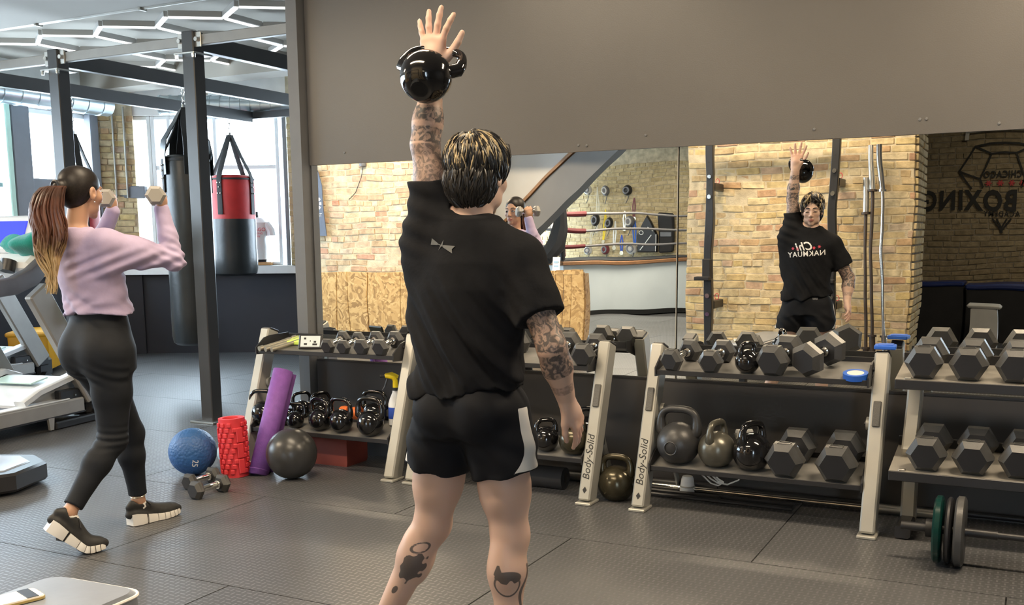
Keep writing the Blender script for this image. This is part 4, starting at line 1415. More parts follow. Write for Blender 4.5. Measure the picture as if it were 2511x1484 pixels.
# jamb bricks of the pier (end faces)
jm = Matrix.Rotation(R(90), 4, 'Z')
jr = struct('trim_10', MB().box((-1.076, PY - .235, CEIL / 2), (.012, .44, CEIL)), MT['mortar_d'])
jb = MB()
rngj = random.Random(3)
for j in range(34):
    z = .3 + (j + .5) * .0715
    for (ya, yb) in (((.11, .31), (.325, .53)) if j % 2 else ((.11, .21), (.225, .43), (.445, .53))):
        q = MB().box((-1.06, (ya + yb) / 2, z), (.03 + rngj.uniform(0, .012), yb - ya, .058), bev=.006)
        jb.add(q.v, q.f)
o = jb.build('brickwork', MT['brick_tan'], jr, 0); o['kind'] = 'stuff'
jw = struct('wall_back_return', MB().box((-1.20, -.12, CEIL / 2), (.26, .44, CEIL)), MT['mortar_d'])
jb = MB()
for j in range(34):
    z = .3 + (j + .5) * .0715
    y = .10 - (.11 if j % 2 else 0)
    while y > -.31:
        yb = max(y - .205, -.33)
        q = MB().box((-1.066, (y + yb) / 2, z), (.03 + rngj.uniform(0, .012), y - yb, .058), bev=.006)
        jb.add(q.v, q.f)
        y = yb - .012
o = jb.build('brickwork', MT['brick_tan'], jw, 0); o['kind'] = 'stuff'
lw = struct('wall_back_left', MB().box((-8.2, PY - .230, CEIL / 2), (4.4, .45, CEIL)), MT['mortar'])
brick_field(lw, MT['brick_pale'], -8.45, -6.0, 1.03, 2.45, PY, course=.0715, blen=.215, seed=12, face=1, order=lambda c: 0 if c[1] < 2.35 and c[0] > -8.2 else 1, cap=300)
struct('wall_back_lintel', MB().box((-4.6, PY - .235, 3.05), (2.9, .45, .8)), MT['greyplaster'])
struct('wall_back_lintel_right', MB().box((1.1, PY - .235, 3.15), (4.3, .45, .6)), MT['greyplaster'])
# board cladding under the pale brick
xs = [-9.3, -8.5, -7.707, -7.527, -7.259, -6.761, -6.25, -6.0]
ob = thing('board_cladding', 'row of strand boards fixed along the foot of the brick wall', 'wall boards', (0, PY + .03, 0))
for i in range(len(xs) - 1):
    MB().box(((xs[i] + xs[i + 1]) / 2, .01 + .003 * (i % 2), .512), (xs[i + 1] - xs[i] - .008, .018, 1.024), bev=.003).build('board', MT['osb'], ob, 0)
cx_ = thing('board_enclosure', 'strand board half wall standing in the opening below the stairs', 'wall boards', (0, .22, 0))
xs = [-5.85, -5.45, -5.02, -4.92, -4.82, -4.72, -4.56]
for i in range(len(xs) - 1):
    z1 = .97 + (xs[i] + 5.5) * .05 + .035
    MB().box(((xs[i] + xs[i + 1]) / 2, .003 * (i % 2), z1 / 2), (xs[i + 1] - xs[i] - .006, .02, z1), bev=.003).build('board', MT['osb'], cx_, 0)
MB().box((-5.21, -.03, 1.0), (1.26, .09, .03)).build('top_rail', MT['osb'], cx_, 0)
MB().box((-4.575, -.09, .5), (.03, .14, 1.0)).build('end_board', MT['osb'], cx_, 0)
t = thing('notice_card', 'small white notice card standing on the board half wall', 'card', (-4.93, .19, 1.02), R(6))
MB().box((0, 0, .085), (.10, .006, .17), rot=Euler((R(6), 0, 0)), bev=.002).build('card_sheet', MT['white'], t, 0)
for z in (.06, .11):
    MB().box((0, .006, z), (.06, .002, .022), rot=Euler((R(6), 0, 0))).build('printed_line', mat('pale_blue_ink', (.35, .5, .62), .6), t, 0)

# banner and camera on the pale brick
MT['banner'] = mat('banner_blue_grey', (.085, .105, .155), .6, noise=.1)
t = thing('hanging_banner', 'blue grey hanging banner with a white emblem on the brick wall', 'banner', (-7.955, PY + .04, 1.45))
vv = [(-.20, 0, 0), (.125, 0, .01), (.105, .03, .62), (.045, .05, .80), (-.20, .06, .82)]
MB().prism([(p[0], p[2]) for p in vv], -.006, .006, Matrix(((1, 0, 0, 0), (0, 0, 1, .02), (0, 1, 0, 0), (0, 0, 0, 1)))).build('banner_cloth', MT['banner'], t, 0)
for k in range(8):
    a = k * math.pi / 4
    MB().box((.015 + .06 * math.cos(a), .028, .40 + .075 * math.sin(a)), (.035, .003, .035), rot=Euler((0, a, 0))).build('emblem_petal', MT['white'], t, 0)
MB().box((.015, .028, .40), (.04, .003, .04)).build('emblem_centre', MT['white'], t, 0)
o = link('banner_print', text_mesh('TEAM', .06, 'banner_print', MT['white']), t, (.015, .029, .25), (R(90), 0, R(180)))
t = thing('wall_camera', 'small dark security camera on the brick wall', 'camera', (-7.29, PY + .02, 2.26))
MB().lathe([(0, 0), (.045, .01), (.05, .04), (.03, .09), (0, .1)], 16).build('camera_body', MT['winframe'], t)
MB().tube([(0, 0, 0), (-.03, 0, -.12), (-.12, 0, -.28), (-.22, 0, -.36)], .004, n=6).build('camera_cable', MT['black'], t)

# stair stringer, trim and white wall in the opening
s0, s1 = Vector((-6.6, 0, .85)), Vector((-3.7, 0, 3.40))
dd = s1 - s0
ang = math.atan2(dd.z, dd.x)
stc = thing('staircase', 'grey sloping stair flank with brown edge and white wall above', 'stairs', (0, -.32, 0))
MB().box(((s0.x + s1.x) / 2 + .115, 0, (s0.z + s1.z) / 2 - .13), (dd.length, .22, .34), rot=Euler((0, -ang, 0))).build('stair_soffit', MT['greyplaster'], stc, 0)
MB().box(((s0.x + s1.x) / 2 - .005, .02, (s0.z + s1.z) / 2 + .028), (dd.length, .24, .035), rot=Euler((0, -ang, 0))).build('stair_trim', mat('stair_wood', (.26, .13, .05), .5, noise=.15), stc, 0)
MB().prism([(-7.2, .4), (-6.6, .85), (-3.75, 3.36), (-3.75, 3.44), (-7.2, 3.44)], -.05, .05, Matrix(((1, 0, 0, 0), (0, 0, 1, -.06), (0, 1, 0, 0), (0, 0, 0, 1)))).build('stair_wall', MT['plaster'], stc, 0)

# ------------------------------------------------------------------ wall-mounted squat rack
sr = thing('squat_rack', 'black wall-mounted squat rack bolted to the brick pier', 'squat rack', (0, .95, 0))
for x, tl in ((-2.905, -.05), (-1.712, -.012)):
    o = MB().box((x, 0, 1.27), (.078, .078, 2.54), bev=.006).build('upright', MT['black'], sr, 0)
    for k in range(9):
        MB().cyl((x, .0392, .45 + k * .24), (x, .0402, .45 + k * .24), .011, n=10).build('hole', MT['ink'], o)
    for z in (.83, .66, 1.98, 1.78):
        MB().cyl((x, .039, z), (x, .058, z), .021, n=10).build('bolt', MT['chrome'], o)
    for z in (.745, 1.88):
        a_ = MB().box((x + .01, -.21, z), (.07, .35, .075), bev=.006).build('wall_arm', MT['black'], sr, 0)
        MB().tube([(x + .01 + .022 * math.cos(q), -.25, z + .065 + .028 * math.sin(q)) for q in [k * math.pi / 5 for k in range(10)]], .004, n=6, closed=True).build('pin_ring', MT['redprint'], a_)
    j = MB().box((x, .035, 1.08), (.085, .10, .20), bev=.008).build('hook_plate', MT['blackmatte'], sr, 0)
    MB().box((x - .03, .10, .985), (.15, .10, .035), bev=.006).build('bar_hook', MT['blackmatte'], j, 0)
MB().box((-2.31, 0, 2.50), (1.27, .07, .07), bev=.006).build('cross_bar', MT['black'], sr, 0)

# barbells standing against the pier
MT['darkbar'] = mat('dark_steel', (.085, .068, .060), .42, metal=.7, noise=.1)
for lab, xb, xt, zt, m_, sl in (('short dark barbell standing upright against the brick pier', -1.40, -1.464, 1.92, MT['darkbar'], .30),
                                ('long dark barbell standing upright beside the chrome one', -1.345, -1.424, 2.23, MT['darkbar'], .42),
                                ('bright chrome barbell standing upright against the brick pier', -1.236, -1.352, 2.23, MT['chrome'], .42)):
    a, b = Vector((xb, .82, .02)), Vector((xt, .72, zt))
    t = thing('standing_barbell', lab, 'barbell', a, group='barbells standing by the pier')
    d = b - a
    u = d.normalized()
    MB().cyl((0, 0, 0), d, .0145, n=12).build('shaft', m_, t)
    MB().cyl(d - u * sl, d, .026, n=14).build('sleeve', MT['steel'] if m_ is MT['darkbar'] else m_, t)
    MB().cyl(d - u * (sl + .02), d - u * sl, .038, n=14).build('collar', m_, t)
    MB().cyl((0, 0, 0), u * sl, .026, n=14).build('sleeve', m_, t)
    MB().cyl(u * sl, u * (sl + .02), .038, n=14).build('collar', m_, t)

# ------------------------------------------------------------------ dark room behind the photographer with the painted logo
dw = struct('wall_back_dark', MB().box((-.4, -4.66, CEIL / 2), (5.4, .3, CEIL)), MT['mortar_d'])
MT['brick_dk'] = brick_mat('dark_brick', [(0, (.30, .24, .15)), (.5, (.38, .31, .20)), (1, (.33, .26, .16))])  # darker, duller tones than the other brick ramps
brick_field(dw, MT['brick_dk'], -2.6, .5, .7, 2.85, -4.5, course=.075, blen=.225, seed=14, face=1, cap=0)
struct('wall_side_dark', MB().box((-2.75, -2.2, CEIL / 2), (.12, 4.7, CEIL)), MT['greyplaster'])
lg = thing('painted_wall_logo', 'black painted club logo with lettering on the dark brick wall', 'wall painting', (0, -4.478, 0))
NST = [0]
def stroke(a, b, w=.022):
    NST[0] += 1
    a, b = Vector((a[0], 0, a[1])), Vector((b[0], 0, b[1]))
    d = b - a
    MB().box((a + b) / 2, (d.length + w * .6, .006 + .0002 * NST[0], w), rot=Euler((0, -math.atan2(d.z, d.x), 0))).build('painted_line', MT['ink'], lg, 0)
CXL = -.488
half = [((-1.035, 2.276), (-.833, 2.575)), ((-.833, 2.575), (-.671, 2.60)), ((-.671, 2.60), (CXL, 2.605)), ((-.833, 2.575), (-.638, 2.486)), ((-.638, 2.486), (CXL, 2.495)),
        ((-.638, 2.486), (-.756, 2.157)), ((-1.035, 2.276), (-.756, 2.157)), ((-.756, 2.157), (-.715, 2.048)), ((-1.035, 2.276), (-.855, 2.031)), ((-.606, 1.595), (-.478, 1.413)), ((-.551, 1.589), (-.480, 1.45))]
for a, b in half:
    stroke(a, b)
    stroke((2 * CXL - a[0], a[1]), (2 * CXL - b[0], b[1]))
def wall_text(s, size, x, z, sx=1.0, bold=.0, sp=1.0, mt='ink'):
    o = link('painted_letters', text_mesh(s, size, 'painted_letters', MT[mt], ext=.003, spacing=sp, bold=bold), lg, (x, .004, z), (R(90), 0, R(180)))
    o.scale = (sx, 1, 1)
wall_text('CHICAGO', .125, CXL, 2.205, .74, .004, 1.12)
wall_text('THAI BOXING', .40, CXL, 1.845, .70, .014, 1.17)
wall_text('ACADEMY', .115, CXL, 1.668, .78, .002, 1.12)
for x in (-.654, -.515, -.382, -.25):
    for k in range(3):
        MB().box((x, .0, 2.095), (.075, .008 + .0006 * k, .016), rot=Euler((0, R(60 * k), 0))).build('red_star', MT['redprint'], lg, 0)
t = thing('wall_conduit', 'pale conduit running along the top of the dark brick wall', 'pipe', (0, -4.44, 2.76))
MB().cyl((-.95, 0, 0), (1.2, 0, .02), .03, n=10).build('pipe', MT['plaster'], t)
MB().box((-.95, -.02, -.05), (.05, .04, .12)).build('elbow_box', MT['plaster'], t, 0)
MT['bluelid'] = mat('blue_vinyl', (.010, .028, .16), .4)
for k, (xa, xb, zt) in enumerate(((-1.40, -.83, .80), (-.80, -.05, .76))):
    t = thing('padded_chest', ('dark chest with a blue padded top, left one against the dark wall' if k == 0 else 'dark chest with a blue padded top behind the white bin'), 'chest', ((xa + xb) / 2, -3.85, 0), group='blue topped chests')
    MB().box((0, 0, (zt - .07) / 2), (xb - xa, .6, zt - .07), bev=.01).build('chest_body', MT['blackmatte'], t, 0)
    MB().box((0, 0, zt - .035), (xb - xa + .02, .62, .07), bev=.02).build('padded_top', MT['bluelid'], t, 0)
t = thing('waste_bin', 'white plastic waste bin with a lid in front of the chests', 'bin', (-.543, -2.6, 0))
MB().prism([(-.14, -.12), (.14, -.12), (.14, .12), (-.14, .12)], 0, .52, ins=.10, insd=.50).build('bin_body', MT['white'], t)
MB().box((0, 0, .535), (.37, .31, .05), bev=.02).build('bin_lid', MT['white'], t, 0)

# ------------------------------------------------------------------ boxing ring beyond the opening
A, Dn = Vector((-7.44, -5.52, 0)), Vector((.497, -.868, 0))
Nn = Vector((-.868, -.497, 0))
ringz = math.atan2(Dn.y, Dn.x)
bx = thing('boxing_ring', 'raised boxing ring with pale blue apron and grey ropes', 'boxing ring', A, ringz)
# local: x along the near side, y = -Nn side is -y
RL, RW = 4.0, 2.1
MT['apron'] = mat('apron_pale_blue', (.70, .78, .82), .6, noise=.05, nscale=1.5)
MT['ringwood'] = mat('ring_rim_brown', (.26, .135, .065), .5, noise=.12)
MB().box((RL / 2, -RW / 2, .46), (RL, RW, .92)).build('apron', MT['apron'], bx, 0)
MB().box((RL / 2, -RW / 2, .955), (RL + .10, RW + .10, .07), bev=.01).build('platform_rim', MT['ringwood'], bx, 0)
MB().box((RL / 2, -RW / 2, 1.0), (RL, RW, .03), bev=.008).build('canvas', MT['blackmatte'], bx, 0)
MB().box((RL / 2, .012, .04), (RL, .03, .08)).build('base_strip', MT['ink'], bx, 0)
MT['ropegrey'] = mat('rope_grey', (.16, .16, .17), .6)
MT['ropered'] = mat('rope_cover_red', (.10, .008, .012), .55)
for z in (1.28, 1.56, 1.83):
    MB().cyl((.1, -.12, z), (RL, -.12, z), .022, n=8).build('rope', MT['ropegrey'], bx)
    MB().cyl((.08, -.12, z), (.60, -.14, z), .042, n=10).build('rope_cover', MT['ropered'], bx)
    MB().cyl((.1, -.12, z), (.1, -RW, z), .022, n=8).build('rope', MT['ropegrey'], bx)
for (x, y) in ((.05, -.10), (RL, -.10), (.05, -RW)):
    MB().cyl((x, y, 1.0), (x, y, 1.95), .05, n=12).build('corner_post', MT['black'], bx)
MB().tube([(-.02, .02, 1.92), (-.05, .02, 1.6), (-.18, .04, 1.30), (-.42, .05, 1.04)], [.10, .13, .16, .13], n=10).build('corner_pad', MT['vinylblack'], bx)
MB().box((.62, -1.1, 1.47), (.16, .10, .80), rot=Euler((0, R(-6), 0)), bev=.03).build('corner_cushion', MT['white'], bx, 0)
MB().box((.75, -1.1, 1.47), (.09, .10, .86), rot=Euler((0, R(-6), 0)), bev=.03).build('corner_cushion', MT['ropered'], bx, 0)

rw = struct('wall_ring', MB().box((-7.4, -10.34, CEIL / 2), (6.4, .2, CEIL)), MT['mortar'])
brick_field(rw, MT['brick_tan'], -10.2, -5.6, .95, 3.0, -10.23, course=.085, blen=.26, seed=15, face=1, cap=0)
struct('wall_ring_side', MB().box((-4.2, -7.4, CEIL / 2), (.12, 6.0, CEIL)), MT['greyplaster'])
struct('wall_right', MB().box((XR + .1, .5, CEIL / 2), (.2, 10.5, CEIL)), MT['wall_up'])
GY = -10.14
MT['guard_w'] = mat('headguard_pale', (.52, .50, .47), .45, noise=.15)
MT['guard_m'] = mat('headguard_maroon', (.16, .03, .04), .45)
k_ = 0
for (x, z, mt_, lab) in ((-8.906, 2.43, 'guard_w', 'pale headguard with dangling strap, top left on the ring wall'), (-8.416, 2.415, 'ropegrey', 'grey headguard in the middle of the top row'), (-7.897, 2.42, 'black', 'black headguard at the right of the top row'),
                       (-8.70, 1.80, 'black', 'dark headguard behind the red rope cover'), (-8.33, 1.72, 'black', 'black headguard under the grey one on the ring wall'), (-7.83, 1.73, 'ropegrey', 'grey headguard left of the black kit bag'),
                       (-8.85, 1.14, 'guard_w', 'pale headguard low on the wall near the ring corner'), (-8.38, 1.15, 'guard_m', 'maroon headguard low on the ring wall'), (-7.80, 1.17, 'guard_w', 'white headguard low beside the kit bag')):
    t = thing('headguard', lab, 'headguard', (x, GY, z), group='headguards on the ring wall')
    MB().ell((0, .06, 0), (.105, .11, .115), 16, 10).build('guard_shell', MT[mt_], t)
    MB().tube([(.058 * math.cos(q), .155, .062 * math.sin(q)) for q in [k * math.pi / 8 for k in range(16)]], .018, n=8, closed=True).build('face_ring', MT['ropegrey'] if mt_ != 'ropegrey' else MT['guard_w'], t)
    MB().tube([(.06, .10, -.08), (.03, .12, -.20), (-.02, .10, -.30)], .008, n=6).build('chin_strap', MT['black'], t)
for (x, z0, z1, mt_, lab) in ((-8.66, 1.55, 2.50, 'brass', 'tan medal ribbon beside the top left headguard'), (-8.46, 1.30, 2.0, 'yel2', 'yellow medal ribbon behind the ropes'), (-8.18, 1.15, 1.75, 'white', 'white medal ribbon in the middle of the ring wall'),
                            (-7.96, 1.55, 1.95, 'brass', 'gold medal on a short ribbon'), (-7.75, 1.75, 2.25, 'guard_m', 'maroon medal ribbon hanging below the black headguard'), (-7.74, 1.20, 1.80, 'tape', 'blue medal ribbon left of the kit bag'),
                            (-8.02, 1.05, 1.45, 'label_b', 'purple blue medal ribbon low on the ring wall'), (-8.80, 1.30, 1.62, 'brass', 'looped tan strap near the ring corner')):
    t = thing('medal', lab, 'medal', (x, GY + .02, z1), group='medals hanging on the ring wall')
    L = z1 - z0
    for s in (-1, 1):
        MB().tube([(0, 0, 0), (s * .03, .005, -L * .4), (s * .012, .01, -L + .06)], 1, n=6, flat=(.003, .014), up=(0, 1, 0)).build('ribbon', MT[mt_], t)
    MB().cyl((0, .002, -L + .03), (0, .014, -L + .03), .042, n=16).build('medal_disc', MT['brass'], t)
t = thing('kit_bag', 'black kit bag with white piping hanging on the ring wall', 'bag', (-7.46, GY, 1.10))
MB().prism([(-.20, 0), (.20, 0), (.20, .36), (.10, .62), (.02, .76), (-.08, .60), (-.20, .34)], .02, .16, Matrix(((1, 0, 0, 0), (0, 0, 1, 0), (0, 1, 0, 0), (0, 0, 0, 1))), ins=.06, insd=.03).build('bag_body', MT['black'], t)
for a, b in (((.19, .02), (.20, .38)), ((-.14, .05), (.10, .36)), ((.03, .52), (.14, .44))):
    MB().cyl((a[0], .165, a[1]), (b[0], .165, b[1]), .008, n=6).build('piping', MT['white'], t)
MB().tube([(-.10 + .04 * math.cos(q), .165, .40 + .04 * math.sin(q)) for q in [k * math.pi / 8 for k in range(16)]], .007, n=6, closed=True).build('round_badge', MT['white'], t)
t = thing('body_pad', 'tall black body protector hanging beside the kit bag', 'pad', (-7.08, GY, 1.08))
MB().box((0, .06, .43), (.30, .12, .86), bev=.03).build('pad_body', MT['blackmatte'], t, 0)
MB().box((0, .13, .40), (.22, .02, .10), bev=.008).build('pad_stripe', MT['winframe'], t, 0)

# ------------------------------------------------------------------ signed-distance body builder
class SDF:
    def __init__(self, lo, hi, h, fine=None):
        """fine: dict axis -> list of (a, b, step) bands with a finer step"""
        ax = []
        for k in range(3):
            c = [lo[k]]
            while c[-1] < hi[k]:
                st = h
                for (a, b, s) in (fine or {}).get(k, []):
                    if a <= c[-1] < b: st = s
                c.append(c[-1] + st)
            ax.append(np.array(c, dtype=np.float32))
        self.ax = ax
        self.D = np.full([len(a) for a in ax], 0.5, dtype=np.float32)

    def sub(self, lo, hi):
        sl, P = [], []
        for k in range(3):
            i0 = max(0, int(np.searchsorted(self.ax[k], lo[k])) - 1)
            i1 = min(len(self.ax[k]), int(np.searchsorted(self.ax[k], hi[k])) + 1)
            if i1 <= i0: return None, None
            sl.append(slice(i0, i1))
            shp = [1, 1, 1]; shp[k] = -1
            P.append(self.ax[k][i0:i1].reshape(shp))
        return tuple(sl), P

    def put(self, lo, hi, fn, k, op='u', m=None):
        m = (max(k, .004) * 1.5 + .03) if m is None else m
        sl, P = self.sub([v - m for v in lo], [v + m for v in hi])
        if sl is None: return self
        d = fn(*P)
        o = self.D[sl]
        if op == 'u':
            if k > 0:
                h = np.clip(.5 + .5 * (o - d) / k, 0, 1)
                self.D[sl] = o * (1 - h) + d * h - k * h * (1 - h)
            else:
                self.D[sl] = np.minimum(o, d)
        else:   # subtract
            d = -d
            if k > 0:
                h = np.clip(.5 - .5 * (o - d) / k, 0, 1)
                self.D[sl] = o * (1 - h) + d * h + k * h * (1 - h)
            else:
                self.D[sl] = np.maximum(o, d)
        return self

    def cap(self, a, b, ra, rb=None, k=.012, op='u', flat=None):
        """tapered capsule; flat=(axis vector, factor) squashes the section along an axis"""
        rb = ra if rb is None else rb
        a, b = np.array(a, float), np.array(b, float)
        ab = b - a
        L2 = float(ab @ ab) + 1e-12
        R_ = max(ra, rb)
        lo, hi = np.minimum(a, b) - R_, np.maximum(a, b) + R_

        def fn(x, y, z):
            t = np.clip(((x - a[0]) * ab[0] + (y - a[1]) * ab[1] + (z - a[2]) * ab[2]) / L2, 0, 1)
            dx, dy, dz = x - a[0] - t * ab[0], y - a[1] - t * ab[1], z - a[2] - t * ab[2]
            q = dx * dx + dy * dy + dz * dz
            if flat is not None:
                n, f = flat
                pr_ = dx * n[0] + dy * n[1] + dz * n[2]
                q = q + pr_ * pr_ * (f * f - 1)
            return np.sqrt(q) - (ra + (rb - ra) * t)
        return self.put(lo, hi, fn, k, op)

    def ell(self, c, r, k=.012, op='u', rot=None):
        c = np.array(c, float)
        r = np.array(r, float)
        R_ = r.max()

        def fn(x, y, z):
            X, Y, Z = x - c[0], y - c[1], z - c[2]
            if rot is not None:
                X, Y, Z = (rot[0][0] * X + rot[0][1] * Y + rot[0][2] * Z, rot[1][0] * X + rot[1][1] * Y + rot[1][2] * Z, rot[2][0] * X + rot[2][1] * Y + rot[2][2] * Z)
            k0 = np.sqrt((X / r[0]) ** 2 + (Y / r[1]) ** 2 + (Z / r[2]) ** 2)
            k1 = np.sqrt((X / r[0] ** 2) ** 2 + (Y / r[1] ** 2) ** 2 + (Z / r[2] ** 2) ** 2) + 1e-9
            return k0 * (k0 - 1) / k1
        return self.put(c - R_, c + R_, fn, k, op)

    def column(self, secs, k=.02, z_lo=None, z_hi=None):
        """secs: list of (z, cx, cy, a, b): elliptic sections"""
        S = np.array(secs, float)
        lo = (S[:, 1] - S[:, 3]).min(), (S[:, 2] - S[:, 4]).min(), S[0, 0]
        hi = (S[:, 1] + S[:, 3]).max(), (S[:, 2] + S[:, 4]).max(), S[-1, 0]

        def fn(x, y, z):
            zz = np.clip(z, S[0, 0], S[-1, 0])
            cx, cy, a, b = [np.interp(zz, S[:, 0], S[:, i]).astype(np.float32) for i in (1, 2, 3, 4)]
            X, Y = x - cx, y - cy
            q = np.sqrt((X / a) ** 2 + (Y / b) ** 2)
            q1 = np.sqrt((X / a ** 2) ** 2 + (Y / b ** 2) ** 2) + 1e-9
            d = q * (q - 1) / q1
            dz = np.maximum(S[0, 0] - z, z - S[-1, 0])
            return np.maximum(d, dz)
        return self.put(lo, hi, fn, k)

    def warp(self, fn):
        sl, P = self.sub([a[0] for a in self.ax], [a[-1] for a in self.ax])
        x, y, z = [self.ax[k].reshape([-1 if i == k else 1 for i in range(3)]) for k in range(3)]
        self.D = (self.D + fn(x, y, z)).astype(np.float32)
        return self

    def clip(self, fn):
        x, y, z = [self.ax[k].reshape([-1 if i == k else 1 for i in range(3)]) for k in range(3)]
        self.D = np.maximum(self.D, fn(x, y, z)).astype(np.float32)
        return self

    def mesh(self, smooth=1):
        D = self.D
        S = D < 0
        nx, ny, nz = D.shape
        cnt = np.zeros((nx - 1, ny - 1, nz - 1), np.int8)
        for i in (0, 1):
            for j in (0, 1):
                for l in (0, 1):
                    cnt += S[i:nx - 1 + i, j:ny - 1 + j, l:nz - 1 + l]
        act = (cnt > 0) & (cnt < 8)
        I, J, K = np.nonzero(act)
        n = len(I)
        vid = np.full(act.shape, -1, np.int32)
        vid[I, J, K] = np.arange(n)
        acc = np.zeros((n, 3))
        w = np.zeros(n)
        X, Y, Z = self.ax
        cor = [(i, j, l) for i in (0, 1) for j in (0, 1) for l in (0, 1)]
        for a in cor:
            for ax_ in range(3):
                if a[ax_] == 1: continue
                b = list(a); b[ax_] = 1
                da = D[I + a[0], J + a[1], K + a[2]]
                db = D[I + b[0], J + b[1], K + b[2]]
                c = (da < 0) != (db < 0)
                t = np.where(c, da / np.where(np.abs(da - db) < 1e-9, 1, da - db), 0)
                pa = np.stack([X[I + a[0]], Y[J + a[1]], Z[K + a[2]]], 1)
                pb = np.stack([X[I + b[0]], Y[J + b[1]], Z[K + b[2]]], 1)
                acc += np.where(c[:, None], pa + (pb - pa) * t[:, None], 0)
                w += c
        V = acc / w[:, None]
        F = []
        for ax_ in range(3):
            u, v = [(1, 2), (2, 0), (0, 1)][ax_]
            sl0 = [slice(None)] * 3; sl1 = [slice(None)] * 3
            sl0[ax_] = slice(0, -1); sl1[ax_] = slice(1, None)
            e = S[tuple(sl0)] != S[tuple(sl1)]
            idx = np.nonzero(e)
            g = [np.array(q) for q in idx]
            ok = (g[u] > 0) & (g[v] > 0) & (g[u] < D.shape[u] - 1) & (g[v] < D.shape[v] - 1)
            g = [q[ok] for q in g]
            ins = S[tuple(g)]
            def vv(du, dv):
                h = [q.copy() for q in g]
                h[u] = h[u] + du; h[v] = h[v] + dv
                return vid[h[0], h[1], h[2]]
            q = np.stack([vv(-1, -1), vv(0, -1), vv(0, 0), vv(-1, 0)], 1)
            q[~ins] = q[~ins][:, ::-1]
            F.append(q)
        F = np.concatenate(F)
        F = F[(F >= 0).all(1)]
        for _ in range(smooth):
            s = np.zeros_like(V); c = np.zeros(n)
            for a, b in ((0, 1), (1, 2), (2, 3), (3, 0)):
                np.add.at(s, F[:, a], V[F[:, b]]); np.add.at(c, F[:, a], 1)
                np.add.at(s, F[:, b], V[F[:, a]]); np.add.at(c, F[:, b], 1)
            V = V * .5 + .5 * s / np.maximum(c, 1)[:, None]
        return V, F


def np_mesh(name, V, F, mats_, smooth=True, mi=None):
    me = bpy.data.meshes.new(name)
    me.vertices.add(len(V))
    me.vertices.foreach_set('co', V.astype(np.float32).ravel())
    me.loops.add(F.size)
    me.loops.foreach_set('vertex_index', F.astype(np.int32).ravel())
    me.polygons.add(len(F))
    me.polygons.foreach_set('loop_start', np.arange(0, F.size, F.shape[1], dtype=np.int32))
    for m in (mats_ if isinstance(mats_, (list, tuple)) else [mats_]):
        me.materials.append(m)
    if mi is not None:
        me.polygons.foreach_set('material_index', mi.astype(np.int32))
    me.update(calc_edges=True)
    me.validate()
    if smooth:
        me.polygons.foreach_set('use_smooth', np.ones(len(me.polygons), bool))
    return me


def set_attr(me, name, C):
    at = me.attributes.new(name, 'FLOAT_COLOR', 'POINT')
    at.data.foreach_set('color', np.concatenate([C, np.ones((len(C), 1))], 1).astype(np.float32).ravel())


def skin_mat(name, rough=.5):
    """vertex colour carries skin, lips, brows; its alpha-like second attribute carries the inked areas"""
    m = bpy.data.materials.new(name)
    m.use_nodes = True
    n, l = nt(m)
    b = n['Principled BSDF']
    b.inputs['Roughness'].default_value = rough
    b.inputs['Subsurface Weight'].default_value = .12
    b.inputs['Subsurface Radius'].default_value = (.010, .004, .002)
    at = n.new('ShaderNodeAttribute'); at.attribute_name = 'tone'
    ik = n.new('ShaderNodeAttribute'); ik.attribute_name = 'ink'
    sp = n.new('ShaderNodeSeparateColor')
    l.new(ik.outputs['Color'], sp.inputs[0])
    ge = n.new('ShaderNodeNewGeometry')
    n1 = n.new('ShaderNodeTexNoise'); n1.inputs['Scale'].default_value = 42; n1.inputs['Detail'].default_value = 3; n1.inputs['Distortion'].default_value = 1.6
    l.new(ge.outputs['Position'], n1.inputs['Vector'])
    mr = n.new('ShaderNodeMapRange')
    mr.inputs[1].default_value, mr.inputs[2].default_value = .42, .56
    mr.inputs[3].default_value, mr.inputs[4].default_value = .42, 1.0
    l.new(n1.outputs['Fac'], mr.inputs[0])
    mu = n.new('ShaderNodeMath'); mu.operation = 'MULTIPLY'
    l.new(mr.outputs[0], mu.inputs[0]); l.new(sp.outputs[0], mu.inputs[1])
    mg = n.new('ShaderNodeMapRange')
    mg.inputs[1].default_value, mg.inputs[2].default_value = .40, .60
    mg.inputs[3].default_value, mg.inputs[4].default_value = .0, .88
    l.new(sp.outputs[1], mg.inputs[0])
    mxx = n.new('ShaderNodeMath'); mxx.operation = 'MAXIMUM'
    l.new(mu.outputs[0], mxx.inputs[0]); l.new(mg.outputs[0], mxx.inputs[1])
    mx = n.new('ShaderNodeMix'); mx.data_type = 'RGBA'
    l.new(mxx.outputs[0], mx.inputs[0])
    l.new(at.outputs['Color'], mx.inputs[6])
    mx.inputs[7].default_value = (.035, .038, .042, 1)
    l.new(mx.outputs[2], b.inputs['Base Color'])
    return m


def rotz_m(a):
    return np.array(Matrix.Rotation(a, 3, 'Z'))


class Frame:
    """local frame for heads and hands"""
    def __init__(self, o, x, y, z):
        self.o = np.array(o, float)
        self.M = np.stack([np.array(x, float) / np.linalg.norm(x), np.array(y, float) / np.linalg.norm(y), np.array(z, float) / np.linalg.norm(z)], 1)

    def p(self, x, y, z):
        return self.o + self.M @ np.array([x, y, z], float)

    def loc(self, V):
        return (V - self.o) @ self.M


def head_frame(o, yaw, pitch, roll=0.0, s=1.0):
    m = Matrix.Rotation(yaw, 3, 'Z') @ Matrix.Rotation(pitch, 3, 'X') @ Matrix.Rotation(roll, 3, 'Y')
    m = np.array(m) 
    f = Frame(o, m[:, 0], m[:, 1], m[:, 2])
    f.M = f.M * s
    f.s = s
    f.R = m.T
    return f


